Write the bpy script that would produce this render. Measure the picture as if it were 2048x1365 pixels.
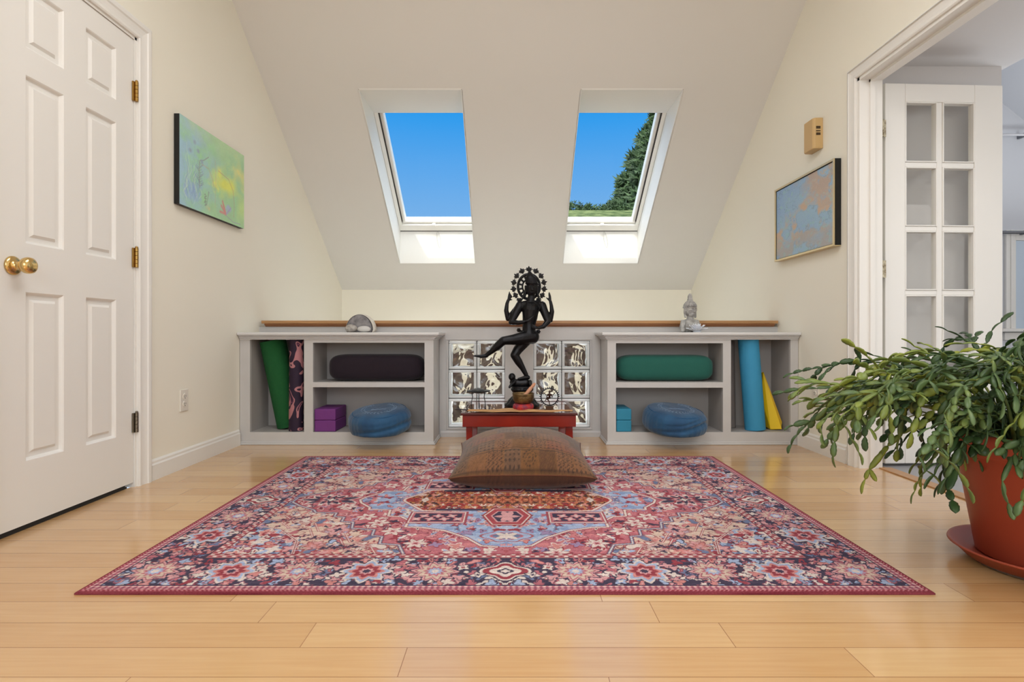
import bpy, bmesh, math, random
import numpy as np
from mathutils import Vector, Matrix, Euler
R = math.radians
PI = math.pi
C = bpy.context.scene.collection
for o in list(bpy.data.objects):
    bpy.data.objects.remove(o)
random.seed(7)
scene = bpy.context.scene

# ------------------------------------------------------------------ camera, world, lights, exposure
F = 1085.0            # focal length in pixels of the 2048 px wide frame
CX, HY, CAMH = 1026.0, 668.0, 0.70
cam = bpy.data.cameras.new('camera')
cam_o = bpy.data.objects.new('camera', cam)
C.objects.link(cam_o)
cam.sensor_width = 36
cam.lens = F / 2048 * 36
cam_o.location = (0, 0, CAMH)
cam_o.rotation_euler = (R(90), 0, 0)
cam.shift_x = -(CX - 1024) / 2048
cam.shift_y = (HY - 682.5) / 2048
cam.clip_start = 0.02
scene.camera = cam_o
vs = scene.view_settings
vs.view_transform = 'Standard'
vs.look = 'None'
vs.gamma = 1
vs.use_curve_mapping = False
vs.exposure = 0.46


def lin(c):
    r = []
    for v in c[:3]:
        v /= 255.0
        r.append(v / 12.92 if v <= 0.04045 else ((v + 0.055) / 1.055) ** 2.4)
    return tuple(r) + (1.0,)


# sun: high, behind the viewer and to the left
SUN_DIR = Vector((0.20, 1.0, -1.10)).normalized()      # the way the light travels
sun = bpy.data.lights.new('sun', 'SUN')
sun.energy = 1.0
sun.angle = R(0.55)
sun.color = (1.0, 0.96, 0.90)
so = bpy.data.objects.new('sun', sun)
C.objects.link(so)
so.rotation_euler = (-SUN_DIR).to_track_quat('Z', 'Y').to_euler()
so.location = (-5, -8, 14)

# sky: blue, paler at the horizon, whitish around the sun
w = bpy.data.worlds.new('sky')
scene.world = w
w.use_nodes = True
nt = w.node_tree
nt.nodes.clear()
tc = nt.nodes.new('ShaderNodeTexCoord')
sep = nt.nodes.new('ShaderNodeSeparateXYZ')
nt.links.new(tc.outputs['Generated'], sep.inputs[0])
ramp = nt.nodes.new('ShaderNodeValToRGB')
nt.links.new(sep.outputs['Z'], ramp.inputs[0])
cr = ramp.color_ramp
cr.elements[0].position = 0.0
cr.elements[0].color = lin((190, 205, 220))
cr.elements[1].position = 1.0
cr.elements[1].color = (2.3, 2.45, 2.6, 1)
for p, c in ((0.20, (104, 154, 202)), (0.38, (34, 134, 206)), (0.50, (76, 150, 212))):
    e = cr.elements.new(p)
    e.color = lin(c)
dot = nt.nodes.new('ShaderNodeVectorMath')
dot.operation = 'DOT_PRODUCT'
dot.inputs[1].default_value = tuple(-SUN_DIR)
nt.links.new(tc.outputs['Generated'], dot.inputs[0])
mr = nt.nodes.new('ShaderNodeMapRange')
mr.inputs['From Min'].default_value = 0.55
mr.inputs['From Max'].default_value = 1.0
nt.links.new(dot.outputs['Value'], mr.inputs['Value'])
pw = nt.nodes.new('ShaderNodeMath')
pw.operation = 'POWER'
pw.inputs[1].default_value = 1.6
nt.links.new(mr.outputs[0], pw.inputs[0])
mixc = nt.nodes.new('ShaderNodeMix')
mixc.data_type = 'RGBA'
mixc.blend_type = 'ADD'
mixc.inputs['B'].default_value = (4.6, 4.6, 4.4, 1)
nt.links.new(pw.outputs[0], mixc.inputs['Factor'])
nt.links.new(ramp.outputs[0], mixc.inputs['A'])
bg = nt.nodes.new('ShaderNodeBackground')
bg.inputs['Strength'].default_value = 1.0
nt.links.new(mixc.outputs['Result'], bg.inputs['Color'])
wo = nt.nodes.new('ShaderNodeOutputWorld')
nt.links.new(bg.outputs[0], wo.inputs[0])


def area(name, loc, rot, sx, sy, power, color, spread=180):
    l = bpy.data.lights.new(name, 'AREA')
    l.shape = 'RECTANGLE'
    l.size, l.size_y = sx, sy
    l.energy = power
    l.color = color
    l.spread = R(spread)
    o = bpy.data.objects.new(name, l)
    C.objects.link(o)
    o.location = loc
    o.rotation_euler = rot
    return o


# added fill lights out of view: behind the viewer, overhead, next room, stairwell
area('window_daylight', (0.0, -2.1, 1.65), (R(90), 0, 0), 2.6, 1.7, 20, (0.93, 0.97, 1.0))
area('ceiling_fixture', (0.0, 1.3, 2.93), (0, 0, 0), 1.6, 1.6, 29, (0.95, 0.97, 1.0))
area('next_room_window', (3.9, 0.5, 1.2), (R(90), 0, 0), 1.8, 1.6, 13, (1.0, 0.97, 0.93))
area('next_room_lamp', (2.3, 1.2, 2.15), (0, 0, 0), 0.5, 0.5, 9, (1.0, 0.97, 0.93))
area('next_room_daylight', (3.9, 3.2, 1.0), (R(150), 0, R(180)), 1.0, 0.6, 16, (0.93, 0.97, 1.0))
area('stairwell_lamp', (0.05, 4.35, -0.22), (R(116), 0, R(180)), 1.4, 0.12, 17, (0.97, 0.98, 1.0), 80)
area('stairwell_window', (0.05, 4.9, -2.3), (R(180), 0, 0), 3.2, 0.9, 10, (0.97, 0.98, 1.0))

# ------------------------------------------------------------------ materials
MATS = {}


def mat(name, rgb, rough=0.5, metal=0.0, var=0.0, vscale=8.0, bump=0.0, bscale=40.0, stretch=(1, 1, 1),
        coat=0.0, trans=0.0, ior=1.45, spec=0.5, rgb2=None, sheen=0.0, emit=None):
    if name in MATS:
        return MATS[name]
    m = bpy.data.materials.new(name)
    m.use_nodes = True
    n = m.node_tree
    b = n.nodes['Principled BSDF']
    b.inputs['Base Color'].default_value = lin(rgb)
    b.inputs['Roughness'].default_value = rough
    b.inputs['Metallic'].default_value = metal
    b.inputs['Coat Weight'].default_value = coat
    b.inputs['Transmission Weight'].default_value = trans
    b.inputs['IOR'].default_value = ior
    b.inputs['Specular IOR Level'].default_value = spec
    b.inputs['Sheen Weight'].default_value = sheen
    t = n.nodes.new('ShaderNodeTexCoord')
    mp = n.nodes.new('ShaderNodeMapping')
    mp.inputs['Scale'].default_value = stretch
    n.links.new(t.outputs['Object'], mp.inputs[0])
    if var > 0 or rgb2:
        no = n.nodes.new('ShaderNodeTexNoise')
        no.inputs['Scale'].default_value = vscale
        no.inputs['Detail'].default_value = 5
        n.links.new(mp.outputs[0], no.inputs[0])
        cr = n.nodes.new('ShaderNodeValToRGB')
        n.links.new(no.outputs[0], cr.inputs[0])
        if rgb2:
            c1, c2 = lin(rgb), lin(rgb2)
        else:
            l = lin(rgb)
            c1 = tuple(max(0, x * (1 - var)) for x in l[:3]) + (1,)
            c2 = tuple(min(1, x * (1 + var)) for x in l[:3]) + (1,)
        cr.color_ramp.elements[0].position = 0.35
        cr.color_ramp.elements[1].position = 0.65
        cr.color_ramp.elements[0].color = c1
        cr.color_ramp.elements[1].color = c2
        n.links.new(cr.outputs[0], b.inputs['Base Color'])
    if bump > 0:
        nb = n.nodes.new('ShaderNodeTexNoise')
        nb.inputs['Scale'].default_value = bscale
        nb.inputs['Detail'].default_value = 4
        n.links.new(mp.outputs[0], nb.inputs[0])
        bp = n.nodes.new('ShaderNodeBump')
        bp.inputs['Strength'].default_value = bump
        bp.inputs['Distance'].default_value = 0.01
        n.links.new(nb.outputs[0], bp.inputs['Height'])
        n.links.new(bp.outputs[0], b.inputs['Normal'])
    MATS[name] = m
    return m


def mat_vc(name, rough=0.9, bump=0.3, bscale=900, stretch=(1, 1, 1), sheen=0.0, var=0.12, spec=0.3):
    """colour woven or painted into the surface (a mesh colour attribute) plus a fine weave"""
    m = mat(name, (200, 200, 200), rough, bump=bump, bscale=bscale, stretch=stretch, sheen=sheen, spec=spec)
    n = m.node_tree
    a = n.nodes.new('ShaderNodeVertexColor')
    a.layer_name = 'Col'
    no = n.nodes.new('ShaderNodeTexNoise')
    no.inputs['Scale'].default_value = bscale * 0.6
    mp = [x for x in n.nodes if x.bl_idname == 'ShaderNodeMapping'][0]
    n.links.new(mp.outputs[0], no.inputs[0])
    r = n.nodes.new('ShaderNodeMapRange')
    r.inputs['From Min'].default_value = 0.3
    r.inputs['From Max'].default_value = 0.7
    r.inputs['To Min'].default_value = 1 - var
    r.inputs['To Max'].default_value = 1 + var
    n.links.new(no.outputs[0], r.inputs[0])
    mx = n.nodes.new('ShaderNodeVectorMath')
    mx.operation = 'SCALE'
    n.links.new(a.outputs[0], mx.inputs[0])
    n.links.new(r.outputs[0], mx.inputs['Scale'])
    n.links.new(mx.outputs[0], n.nodes['Principled BSDF'].inputs['Base Color'])
    return m


def mat_clear(name, tint=(1, 1, 1), refl=0.06, rough=0.0):
    """thin clear pane: mostly passes light, a little mirror"""
    m = bpy.data.materials.new(name)
    m.use_nodes = True
    n = m.node_tree
    n.nodes.clear()
    t = n.nodes.new('ShaderNodeBsdfTransparent')
    t.inputs[0].default_value = tint + (1,)
    g = n.nodes.new('ShaderNodeBsdfGlossy')
    g.inputs['Roughness'].default_value = rough
    mx = n.nodes.new('ShaderNodeMixShader')
    mx.inputs[0].default_value = refl
    n.links.new(t.outputs[0], mx.inputs[1])
    n.links.new(g.outputs[0], mx.inputs[2])
    o = n.nodes.new('ShaderNodeOutputMaterial')
    n.links.new(mx.outputs[0], o.inputs[0])
    return m


WALL = mat('cream_wall_paint', (244, 239, 224), 0.7)
CEIL = mat('ceiling_paint', (229, 226, 220), 0.75)
WHITE = mat('white_trim_paint', (238, 235, 229), 0.38)
SHAFT = mat('white_shaft_paint', (242, 241, 236), 0.6)
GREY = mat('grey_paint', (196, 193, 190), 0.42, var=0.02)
GREYI = mat('grey_inside_paint', (168, 163, 159), 0.5)  # shade of the shelf insides put into a darker copy of the grey
BRASS = mat('brass', (222, 190, 128), 0.18, 1.0)
OLDBRASS = mat('old_brass', (170, 135, 75), 0.35, 1.0)
STEEL = mat('tarnished_hinge_steel', (130, 122, 108), 0.35, 1.0)
BLACKF = mat('black_frame', (22, 22, 22), 0.45)
BRONZE = mat('dark_bronze', (26, 25, 27), 0.34, 0.6, bump=0.15, bscale=60)
OAK = mat('honey_oak', (178, 132, 86), 0.35, var=0.14, vscale=10, stretch=(0.6, 8, 14))
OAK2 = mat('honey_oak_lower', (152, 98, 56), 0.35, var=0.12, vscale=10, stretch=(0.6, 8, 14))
PANE = mat_clear('window_pane', refl=0.0012)


# ------------------------------------------------------------------ mesh helpers
class B:
    def __init__(s):
        s.bm = bmesh.new()

    def box(s, x0, x1, y0, y1, z0, z1, M=None):
        v = [s.bm.verts.new((x, y, z)) for x in (x0, x1) for y in (y0, y1) for z in (z0, z1)]
        for f in ((0, 1, 3, 2), (4, 6, 7, 5), (0, 4, 5, 1), (2, 3, 7, 6), (0, 2, 6, 4), (1, 5, 7, 3)):
            s.bm.faces.new([v[i] for i in f])
        if M is not None:
            for q in v:
                q.co = M @ q.co
        return s

    def prism(s, pts, axis, a0, a1):
        """2-D outline pushed along an axis: axis x -> pts are (y,z), y -> (x,z), z -> (x,y)"""
        def mk(p, a):
            return {'x': (a, p[0], p[1]), 'y': (p[0], a, p[1]), 'z': (p[0], p[1], a)}[axis]
        A = [s.bm.verts.new(mk(p, a0)) for p in pts]
        Bv = [s.bm.verts.new(mk(p, a1)) for p in pts]
        n = len(pts)
        s.bm.faces.new(A)
        s.bm.faces.new(Bv[::-1])
        for i in range(n):
            s.bm.faces.new((A[i], Bv[i], Bv[(i + 1) % n], A[(i + 1) % n]))
        return s

    def tube(s, pts, radii, n=10, caps=True, flat=(1, 1)):
        pts = [Vector(p) for p in pts]
        if not hasattr(radii, '__len__'):
            radii = [radii] * len(pts)
        rings = []
        up = None
        for i, p in enumerate(pts):
            d = (pts[min(i + 1, len(pts) - 1)] - pts[max(i - 1, 0)])
            if d.length < 1e-9:
                d = Vector((0, 0, 1))
            d.normalize()
            if up is None:
                up = d.orthogonal().normalized()
            up = (up - d * up.dot(d))
            if up.length < 1e-6:
                up = d.orthogonal()
            up.normalize()
            sd = d.cross(up)
            rings.append([s.bm.verts.new(p + (up * math.cos(a) * flat[0] + sd * math.sin(a) * flat[1]) * radii[i])
                          for a in [2 * PI * k / n for k in range(n)]])
        for i in range(len(rings) - 1):
            for k in range(n):
                s.bm.faces.new((rings[i][k], rings[i][(k + 1) % n], rings[i + 1][(k + 1) % n], rings[i + 1][k]))
        if caps:
            s.bm.faces.new(rings[0][::-1])
            s.bm.faces.new(rings[-1])
        return s

    def limb(s, pts, radii, n=12):
        """tapered limb with round ends and joints"""
        P = [Vector(p) for p in pts]
        out, rr = [], []
        for i in range(len(P) - 1):
            for k in range(5):
                t = k / 5
                out.append(P[i].lerp(P[i + 1], t))
                rr.append(radii[i] * (1 - t) + radii[i + 1] * t)
        out.append(P[-1])
        rr.append(radii[-1])
        s.tube(out, rr, n)
        for p, r in zip(P, radii):
            s.ball(p, (r, r, r), 12, 8)
        return s

    def ball(s, c, r, nu=16, nv=10, M=None):
        r = (r, r, r) if not hasattr(r, '__len__') else r
        c = Vector(c)
        rows = []
        for j in range(1, nv):
            t = PI * j / nv
            row = []
            for i in range(nu):
                a = 2 * PI * i / nu
                v = Vector((r[0] * math.sin(t) * math.cos(a), r[1] * math.sin(t) * math.sin(a), r[2] * math.cos(t)))
                if M is not None:
                    v = M @ v
                row.append(s.bm.verts.new(c + v))
            rows.append(row)
        a0, a1 = Vector((0, 0, r[2])), Vector((0, 0, -r[2]))
        if M is not None:
            a0, a1 = M @ a0, M @ a1
        top, bot = s.bm.verts.new(c + a0), s.bm.verts.new(c + a1)
        for i in range(nu):
            k = (i + 1) % nu
            s.bm.faces.new((top, rows[0][i], rows[0][k]))
            s.bm.faces.new((bot, rows[-1][k], rows[-1][i]))
            for j in range(nv - 2):
                s.bm.faces.new((rows[j][i], rows[j + 1][i], rows[j + 1][k], rows[j][k]))
        return s

    def lathe(s, prof, c=(0, 0, 0), n=32, M=None, wob=None):
        """profile of (radius, height) turned round the z axis"""
        c = Vector(c)
        rings = []
        for (r, z) in prof:
            if r < 1e-6:
                v = Vector((0, 0, z))
                rings.append([s.bm.verts.new(c + (M @ v if M is not None else v))])
            else:
                row = []
                for k in range(n):
                    a = 2 * PI * k / n
                    q = wob(a, r, z) if wob else (r, z)
                    v = Vector((q[0] * math.cos(a), q[0] * math.sin(a), q[1]))
                    row.append(s.bm.verts.new(c + (M @ v if M is not None else v)))
                rings.append(row)
        for i in range(len(rings) - 1):
            A, Bq = rings[i], rings[i + 1]
            for k in range(n):
                l = (k + 1) % n
                if len(A) == 1 and len(Bq) == 1:
                    continue
                if len(A) == 1:
                    s.bm.faces.new((A[0], Bq[k], Bq[l]))
                elif len(Bq) == 1:
                    s.bm.faces.new((A[k], Bq[0], A[l]))
                else:
                    s.bm.faces.new((A[k], Bq[k], Bq[l], A[l]))
        if len(rings[0]) > 1:
            s.bm.faces.new(rings[0][::-1])
        if len(rings[-1]) > 1:
            s.bm.faces.new(rings[-1])
        return s

    def torus(s, c, R0, r0, n=32, m=8, M=None, sx=1, sz=1):
        c = Vector(c)
        g = []
        for i in range(n):
            a = 2 * PI * i / n
            row = []
            for j in range(m):
                b = 2 * PI * j / m
                v = Vector(((R0 + r0 * math.cos(b)) * math.cos(a) * sx, r0 * math.sin(b), (R0 + r0 * math.cos(b)) * math.sin(a) * sz))
                if M is not None:
                    v = M @ v
                row.append(s.bm.verts.new(c + v))
            g.append(row)
        for i in range(n):
            for j in range(m):
                s.bm.faces.new((g[i][j], g[(i + 1) % n][j], g[(i + 1) % n][(j + 1) % m], g[i][(j + 1) % m]))
        return s

    def obj(s, name, m, parent=None, smooth=False, bev=0.0, remesh=0.0, sub=0, fix=True, seg=2, solid=0.0):
        bmesh.ops.recalc_face_normals(s.bm, faces=s.bm.faces[:])
        me = bpy.data.meshes.new(name)
        s.bm.to_mesh(me)
        s.bm.free()
        o = bpy.data.objects.new(name, me)
        C.objects.link(o)
        if m is not None:
            me.materials.append(m)
        if smooth:
            me.polygons.foreach_set('use_smooth', [True] * len(me.polygons))
        place(o, parent)
        if solid:
            md = o.modifiers.new('thickness', 'SOLIDIFY')
            md.thickness = solid
            md.offset = 0
        if bev:
            md = o.modifiers.new('bevel', 'BEVEL')
            md.width = bev
            md.segments = seg
            md.limit_method = 'ANGLE'
            md.angle_limit = R(40)
        if remesh:
            md = o.modifiers.new('remesh', 'REMESH')
            md.mode = 'VOXEL'
            md.voxel_size = remesh
            md.use_smooth_shade = True
            sm = o.modifiers.new('smooth', 'SMOOTH')
            sm.iterations = 4
            sm.factor = 0.5
        if sub:
            md = o.modifiers.new('sub', 'SUBSURF')
            md.levels = sub
            md.render_levels = sub
        return o


def place(o, parent):
    me = o.data
    if parent is not None:
        r = parent
        while r.parent:
            r = r.parent
        me.transform(Matrix.Translation(-r.location))
        o.parent = parent
    else:
        n = len(me.vertices)
        co = np.empty(n * 3)
        me.vertices.foreach_get('co', co)
        co = co.reshape(-1, 3)
        lo, hi = co.min(0), co.max(0)
        c = Vector(((lo[0] + hi[0]) / 2, (lo[1] + hi[1]) / 2, lo[2]))
        me.transform(Matrix.Translation(-c))
        o.location = c


def thing(name, label, cat, loc, group=None):
    o = bpy.data.objects.new(name, None)
    C.objects.link(o)
    o.empty_display_size = 0.05
    o.location = loc
    return tag(o, label, cat, group)


def tag(o, label, cat, group=None):
    o['label'] = label
    o['category'] = cat
    if group:
        o['group'] = group
    return o


def struct(o):
    o['kind'] = 'structure'
    return o


def structe(name, loc):
    o = bpy.data.objects.new(name, None)
    C.objects.link(o)
    o.empty_display_size = 0.05
    o.location = loc
    return struct(o)


def dup(root, loc, rotz=0.0, label=None):
    r = root.copy()
    C.objects.link(r)
    r.location = loc
    r.rotation_euler = (0, 0, rotz)
    if label:
        r['label'] = label
    for ch in list(root.children):
        c = ch.copy()
        C.objects.link(c)
        c.parent = r
        for g in ch.children:
            d = g.copy()
            C.objects.link(d)
            d.parent = c
    return r


def grid_mesh(name, co, cols, m, parent=None, wrap=(False, False), smooth=True, ngons=()):
    """co (nu,nv,3) array, cols (nu,nv,3) linear colours or None"""
    nu, nv = co.shape[:2]
    idx = np.arange(nu * nv).reshape(nu, nv)
    a = idx
    if wrap[0]:
        a = np.vstack([a, a[:1]])
    if wrap[1]:
        a = np.hstack([a, a[:, :1]])
    q = np.stack([a[:-1, :-1], a[1:, :-1], a[1:, 1:], a[:-1, 1:]], -1).reshape(-1, 4)
    me = bpy.data.meshes.new(name)
    nf = len(q)
    me.vertices.add(nu * nv)
    me.vertices.foreach_set('co', co.reshape(-1).astype(np.float32))
    me.loops.add(nf * 4)
    me.loops.foreach_set('vertex_index', q.reshape(-1).astype(np.int32))
    me.polygons.add(nf)
    me.polygons.foreach_set('loop_start', np.arange(0, nf * 4, 4, dtype=np.int32))
    me.update(calc_edges=True)
    me.polygons.foreach_set('use_smooth', [smooth] * nf)
    if cols is not None:
        at = me.color_attributes.new('Col', 'FLOAT_COLOR', 'POINT')
        c4 = np.ones((nu * nv, 4), np.float32)
        c4[:, :3] = cols.reshape(-1, 3)
        at.data.foreach_set('color', c4.reshape(-1))
    me.materials.append(m)
    o = bpy.data.objects.new(name, me)
    C.objects.link(o)
    place(o, parent)
    return o


def L3(c):
    return np.array(lin(c)[:3])


def vnoise(x, y, seed=0):
    """value noise in [0,1]"""
    rng = np.random.RandomState(seed)
    T = rng.rand(256, 256)
    xi, yi = np.floor(x).astype(int), np.floor(y).astype(int)
    fx, fy = x - xi, y - yi
    fx, fy = fx * fx * (3 - 2 * fx), fy * fy * (3 - 2 * fy)
    g = lambda a, b: T[a & 255, b & 255]
    return (g(xi, yi) * (1 - fx) + g(xi + 1, yi) * fx) * (1 - fy) + (g(xi, yi + 1) * (1 - fx) + g(xi + 1, yi + 1) * fx) * fy


def fbm(x, y, seed=0, o=4):
    s, a, t = 0, 0.5, 0
    for i in range(o):
        s = s + a * vnoise(x * 2 ** i + 17.3 * i, y * 2 ** i + 9.1 * i, seed + i)
        t += a
        a *= 0.55
    return s / t


def in_poly(x, y, poly):
    ins = np.zeros(x.shape, bool)
    n = len(poly)
    for i in range(n):
        x0, y0 = poly[i]
        x1, y1 = poly[(i + 1) % n]
        if y0 == y1:
            continue
        c = ((y0 > y) != (y1 > y)) & (x < (x1 - x0) * (y - y0) / (y1 - y0) + x0)
        ins ^= c
    return ins


def edge_dist(x, y, poly, closed=True):
    d = np.full(x.shape, 9.0)
    n = len(poly)
    for i in range(n if closed else n - 1):
        x0, y0 = poly[i]
        x1, y1 = poly[(i + 1) % n]
        dx, dy = x1 - x0, y1 - y0
        t = np.clip(((x - x0) * dx + (y - y0) * dy) / (dx * dx + dy * dy + 1e-12), 0, 1)
        d = np.minimum(d, np.hypot(x - x0 - t * dx, y - y0 - t * dy))
    return d


# ------------------------------------------------------------------ the room shell
XL, XR = -1.725, 1.80
YB = 3.69            # face of the low grey wall
YF = 5.47            # far wall of the stairwell
Y0 = -2.2            # wall behind the viewer
ZF, MS = 1.1436, 0.75
ZTOP = 3.0


def zc(y):
    return ZF + MS * (YF - y)


YT = YF - (ZTOP - ZF) / MS

# floor material: bamboo boards running across the room
fm = mat('bamboo_floor', (226, 180, 125), 0.22, spec=0.5, coat=0.7)
n = fm.node_tree
bs = n.nodes['Principled BSDF']
bs.inputs['Coat Roughness'].default_value = 0.13


def M_(op, a, b=None, c=None):
    q = n.nodes.new('ShaderNodeMath')
    q.operation = op
    for i, v in enumerate((a, b, c)):
        if v is None:
            continue
        if isinstance(v, (int, float)):
            q.inputs[i].default_value = v
        else:
            n.links.new(v, q.inputs[i])
    return q.outputs[0]


geo = n.nodes.new('ShaderNodeNewGeometry')
sp = n.nodes.new('ShaderNodeSeparateXYZ')
n.links.new(geo.outputs['Position'], sp.inputs[0])
PW, PL = 0.1038, 0.973
yy = M_('DIVIDE', M_('SUBTRACT', sp.outputs['Y'], 1.417), PW)
row = M_('FLOOR', yy)
fy = M_('FRACT', yy)
wn = n.nodes.new('ShaderNodeTexWhiteNoise')
wn.noise_dimensions = '1D'
n.links.new(row, wn.inputs['W'])
off = wn.outputs['Value']
for rr, want in ((-1, 0.365), (-2, 0.511), (-3, 0.758), (-4, 0.20), (0, 0.24)):
    sel = M_('COMPARE', row, float(rr), 0.1)
    off = M_('ADD', M_('MULTIPLY', off, M_('SUBTRACT', 1.0, sel)), M_('MULTIPLY', sel, want))
xx = M_('SUBTRACT', M_('DIVIDE', sp.outputs['X'], PL), off)
colm = M_('FLOOR', xx)
fx = M_('FRACT', xx)
wn2 = n.nodes.new('ShaderNodeTexWhiteNoise')
wn2.noise_dimensions = '2D'
cb = n.nodes.new('ShaderNodeCombineXYZ')
n.links.new(row, cb.inputs[0])
n.links.new(colm, cb.inputs[1])
n.links.new(cb.outputs[0], wn2.inputs['Vector'])
edge = M_('MINIMUM', M_('MULTIPLY', M_('MINIMUM', fy, M_('SUBTRACT', 1.0, fy)), PW),
          M_('MULTIPLY', M_('MINIMUM', fx, M_('SUBTRACT', 1.0, fx)), PL))
seam = n.nodes.new('ShaderNodeMapRange')
seam.inputs['From Min'].default_value = 0.0003
seam.inputs['From Max'].default_value = 0.0013
n.links.new(edge, seam.inputs[0])
mp = n.nodes.new('ShaderNodeMapping')
mp.inputs['Scale'].default_value = (1.2, 30, 1)
n.links.new(geo.outputs['Position'], mp.inputs[0])
gn = n.nodes.new('ShaderNodeTexNoise')
gn.inputs['Scale'].default_value = 3
gn.inputs['Detail'].default_value = 6
n.links.new(mp.outputs[0], gn.inputs[0])
g2 = n.nodes.new('ShaderNodeTexNoise')
g2.inputs['Scale'].default_value = 5
g2.inputs['Detail'].default_value = 3
n.links.new(geo.outputs['Position'], g2.inputs[0])
t = M_('ADD', M_('ADD', M_('MULTIPLY', wn2.outputs['Value'], 0.5), M_('MULTIPLY', gn.outputs[0], 0.55)), M_('MULTIPLY', g2.outputs[0], 0.25))
cr = n.nodes.new('ShaderNodeValToRGB')
cr.color_ramp.elements[0].position = 0.25
cr.color_ramp.elements[1].position = 1.0
cr.color_ramp.elements[0].color = lin((192, 144, 92))
cr.color_ramp.elements[1].color = lin((216, 178, 128))
n.links.new(t, cr.inputs[0])
mx = n.nodes.new('ShaderNodeMix')
mx.data_type = 'RGBA'
mx.inputs['A'].default_value = lin((150, 100, 60))
n.links.new(seam.outputs[0], mx.inputs['Factor'])
n.links.new(cr.outputs[0], mx.inputs['B'])
n.links.new(mx.outputs['Result'], bs.inputs['Base Color'])
bp = n.nodes.new('ShaderNodeBump')
bp.inputs['Strength'].default_value = 0.4
bp.inputs['Distance'].default_value = 0.001
n.links.new(seam.outputs[0], bp.inputs['Height'])
n.links.new(bp.outputs[0], bs.inputs['Normal'])

b = B()
b.box(XL - 0.02, 1.95, Y0, YB + 0.02, -0.06, 0.0)
struct(b.obj('floor', fm))

NEXTF = mat('grey_floor_tile', (150, 150, 154), 0.35, var=0.05, vscale=6)
b = B()
b.box(1.95, 5.3, 0.4, 4.3, -0.06, -0.002)
struct(b.obj('floor_next_room', NEXTF))

DY0, DY1, DH = 1.800, 2.487, 2.055      # left door opening
OY0, OY1, OH = 0.90, 2.835, 2.035       # right opening

b = B()
T = 0.12
b.prism([(Y0, 0), (DY0, 0), (DY0, ZTOP), (Y0, ZTOP)], 'x', XL - T, XL)
b.prism([(DY0, DH), (DY1, DH), (DY1, ZTOP), (DY0, ZTOP)], 'x', XL - T, XL)
b.prism([(DY1, 0), (YB + 0.1, 0), (YB + 0.1, -2.4), (YF, -2.4), (YF, zc(YF)), (YT, ZTOP), (DY1, ZTOP)], 'x', XL - T, XL)
struct(b.obj('wall_left', WALL))
b = B()
b.prism([(Y0, 0), (OY0, 0), (OY0, ZTOP), (Y0, ZTOP)], 'x', XR, XR + T)
b.prism([(OY0, OH), (OY1, OH), (OY1, ZTOP), (OY0, ZTOP)], 'x', XR, XR + T)
b.prism([(OY1, 0), (YB + 0.1, 0), (YB + 0.1, -2.4), (YF, -2.4), (YF, zc(YF)), (YT, ZTOP), (OY1, ZTOP)], 'x', XR, XR + T)
struct(b.obj('wall_right', WALL))
b = B()
b.box(XL - T, XR + T, YF, YF + 0.12, -2.4, ZF + 0.05)
struct(b.obj('wall_far', WALL))
b = B()
WX, WZ0, WZ1 = 1.35, 0.75, 2.55
b.box(XL - T, -WX, Y0 - 0.1, Y0, 0, ZTOP)
b.box(WX, XR + T, Y0 - 0.1, Y0, 0, ZTOP)
b.box(-WX, WX, Y0 - 0.1, Y0, 0, WZ0)
b.box(-WX, WX, Y0 - 0.1, Y0, WZ1, ZTOP)
struct(b.obj('wall_behind', WALL))

# skylight openings: (x0, x1)
SKY = [(-1.074, -0.363), (0.478, 1.185)]
WIN = [(-1.074, -0.295), (0.415, 1.185)]    # the windows are wider: the inner cheeks flare
ST, SB = 3.789, 5.166      # depth of the upper and lower edge of each opening
b = B()


def slope_piece(b, x0, x1, y0, y1, up=0.03):
    b.bm.verts.ensure_lookup_table()
    v = [b.bm.verts.new(p) for p in ((x0, y0, zc(y0)), (x1, y0, zc(y0)), (x1, y1, zc(y1)), (x0, y1, zc(y1)),
                                     (x0, y0, zc(y0) + up), (x1, y0, zc(y0) + up), (x1, y1, zc(y1) + up), (x0, y1, zc(y1) + up))]
    for f in ((0, 1, 2, 3), (7, 6, 5, 4), (0, 4, 5, 1), (1, 5, 6, 2), (2, 6, 7, 3), (3, 7, 4, 0)):
        b.bm.faces.new([v[i] for i in f])


q = 0.004
slope_piece(b, XL, XR, YT, ST - q)
slope_piece(b, XL, XR, SB + q, YF)
slope_piece(b, XL, SKY[0][0] - q, ST - q, SB + q)
slope_piece(b, SKY[0][1] + q, SKY[1][0] - q, ST - q, SB + q)
slope_piece(b, SKY[1][1] + q, XR, ST - q, SB + q)
b.box(XL - T, XR + T, Y0, YT, ZTOP, ZTOP + 0.06)
struct(b.obj('ceiling', CEIL))

# window plane above the shafts (parallel to the ceiling)
ZH = zc(ST)                      # height of the level shaft head
HD = 4.183                       # its depth at the window
ZW0 = CAMH + 0.976               # height of the window's lower edge
WS = (ZH - ZW0) / (SB - HD)      # slope of the window plane
ang = math.atan(WS)
roofm = mat('roof_board', (120, 112, 104), 0.8)
b = B()


def roof_piece(x0, x1, ya, yb, zoff=0.0, th=0.06):
    za = ZH - WS * (ya - HD) + zoff
    zb = ZH - WS * (yb - HD) + zoff
    v = [b.bm.verts.new(p) for p in ((x0, ya, za), (x1, ya, za), (x1, yb, zb), (x0, yb, zb),
                                     (x0, ya, za + th), (x1, ya, za + th), (x1, yb, zb + th), (x0, yb, zb + th))]
    for f in ((0, 3, 2, 1), (4, 5, 6, 7), (0, 1, 5, 4), (1, 2, 6, 5), (2, 3, 7, 6), (3, 0, 4, 7)):
        b.bm.faces.new([v[i] for i in f])


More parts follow.
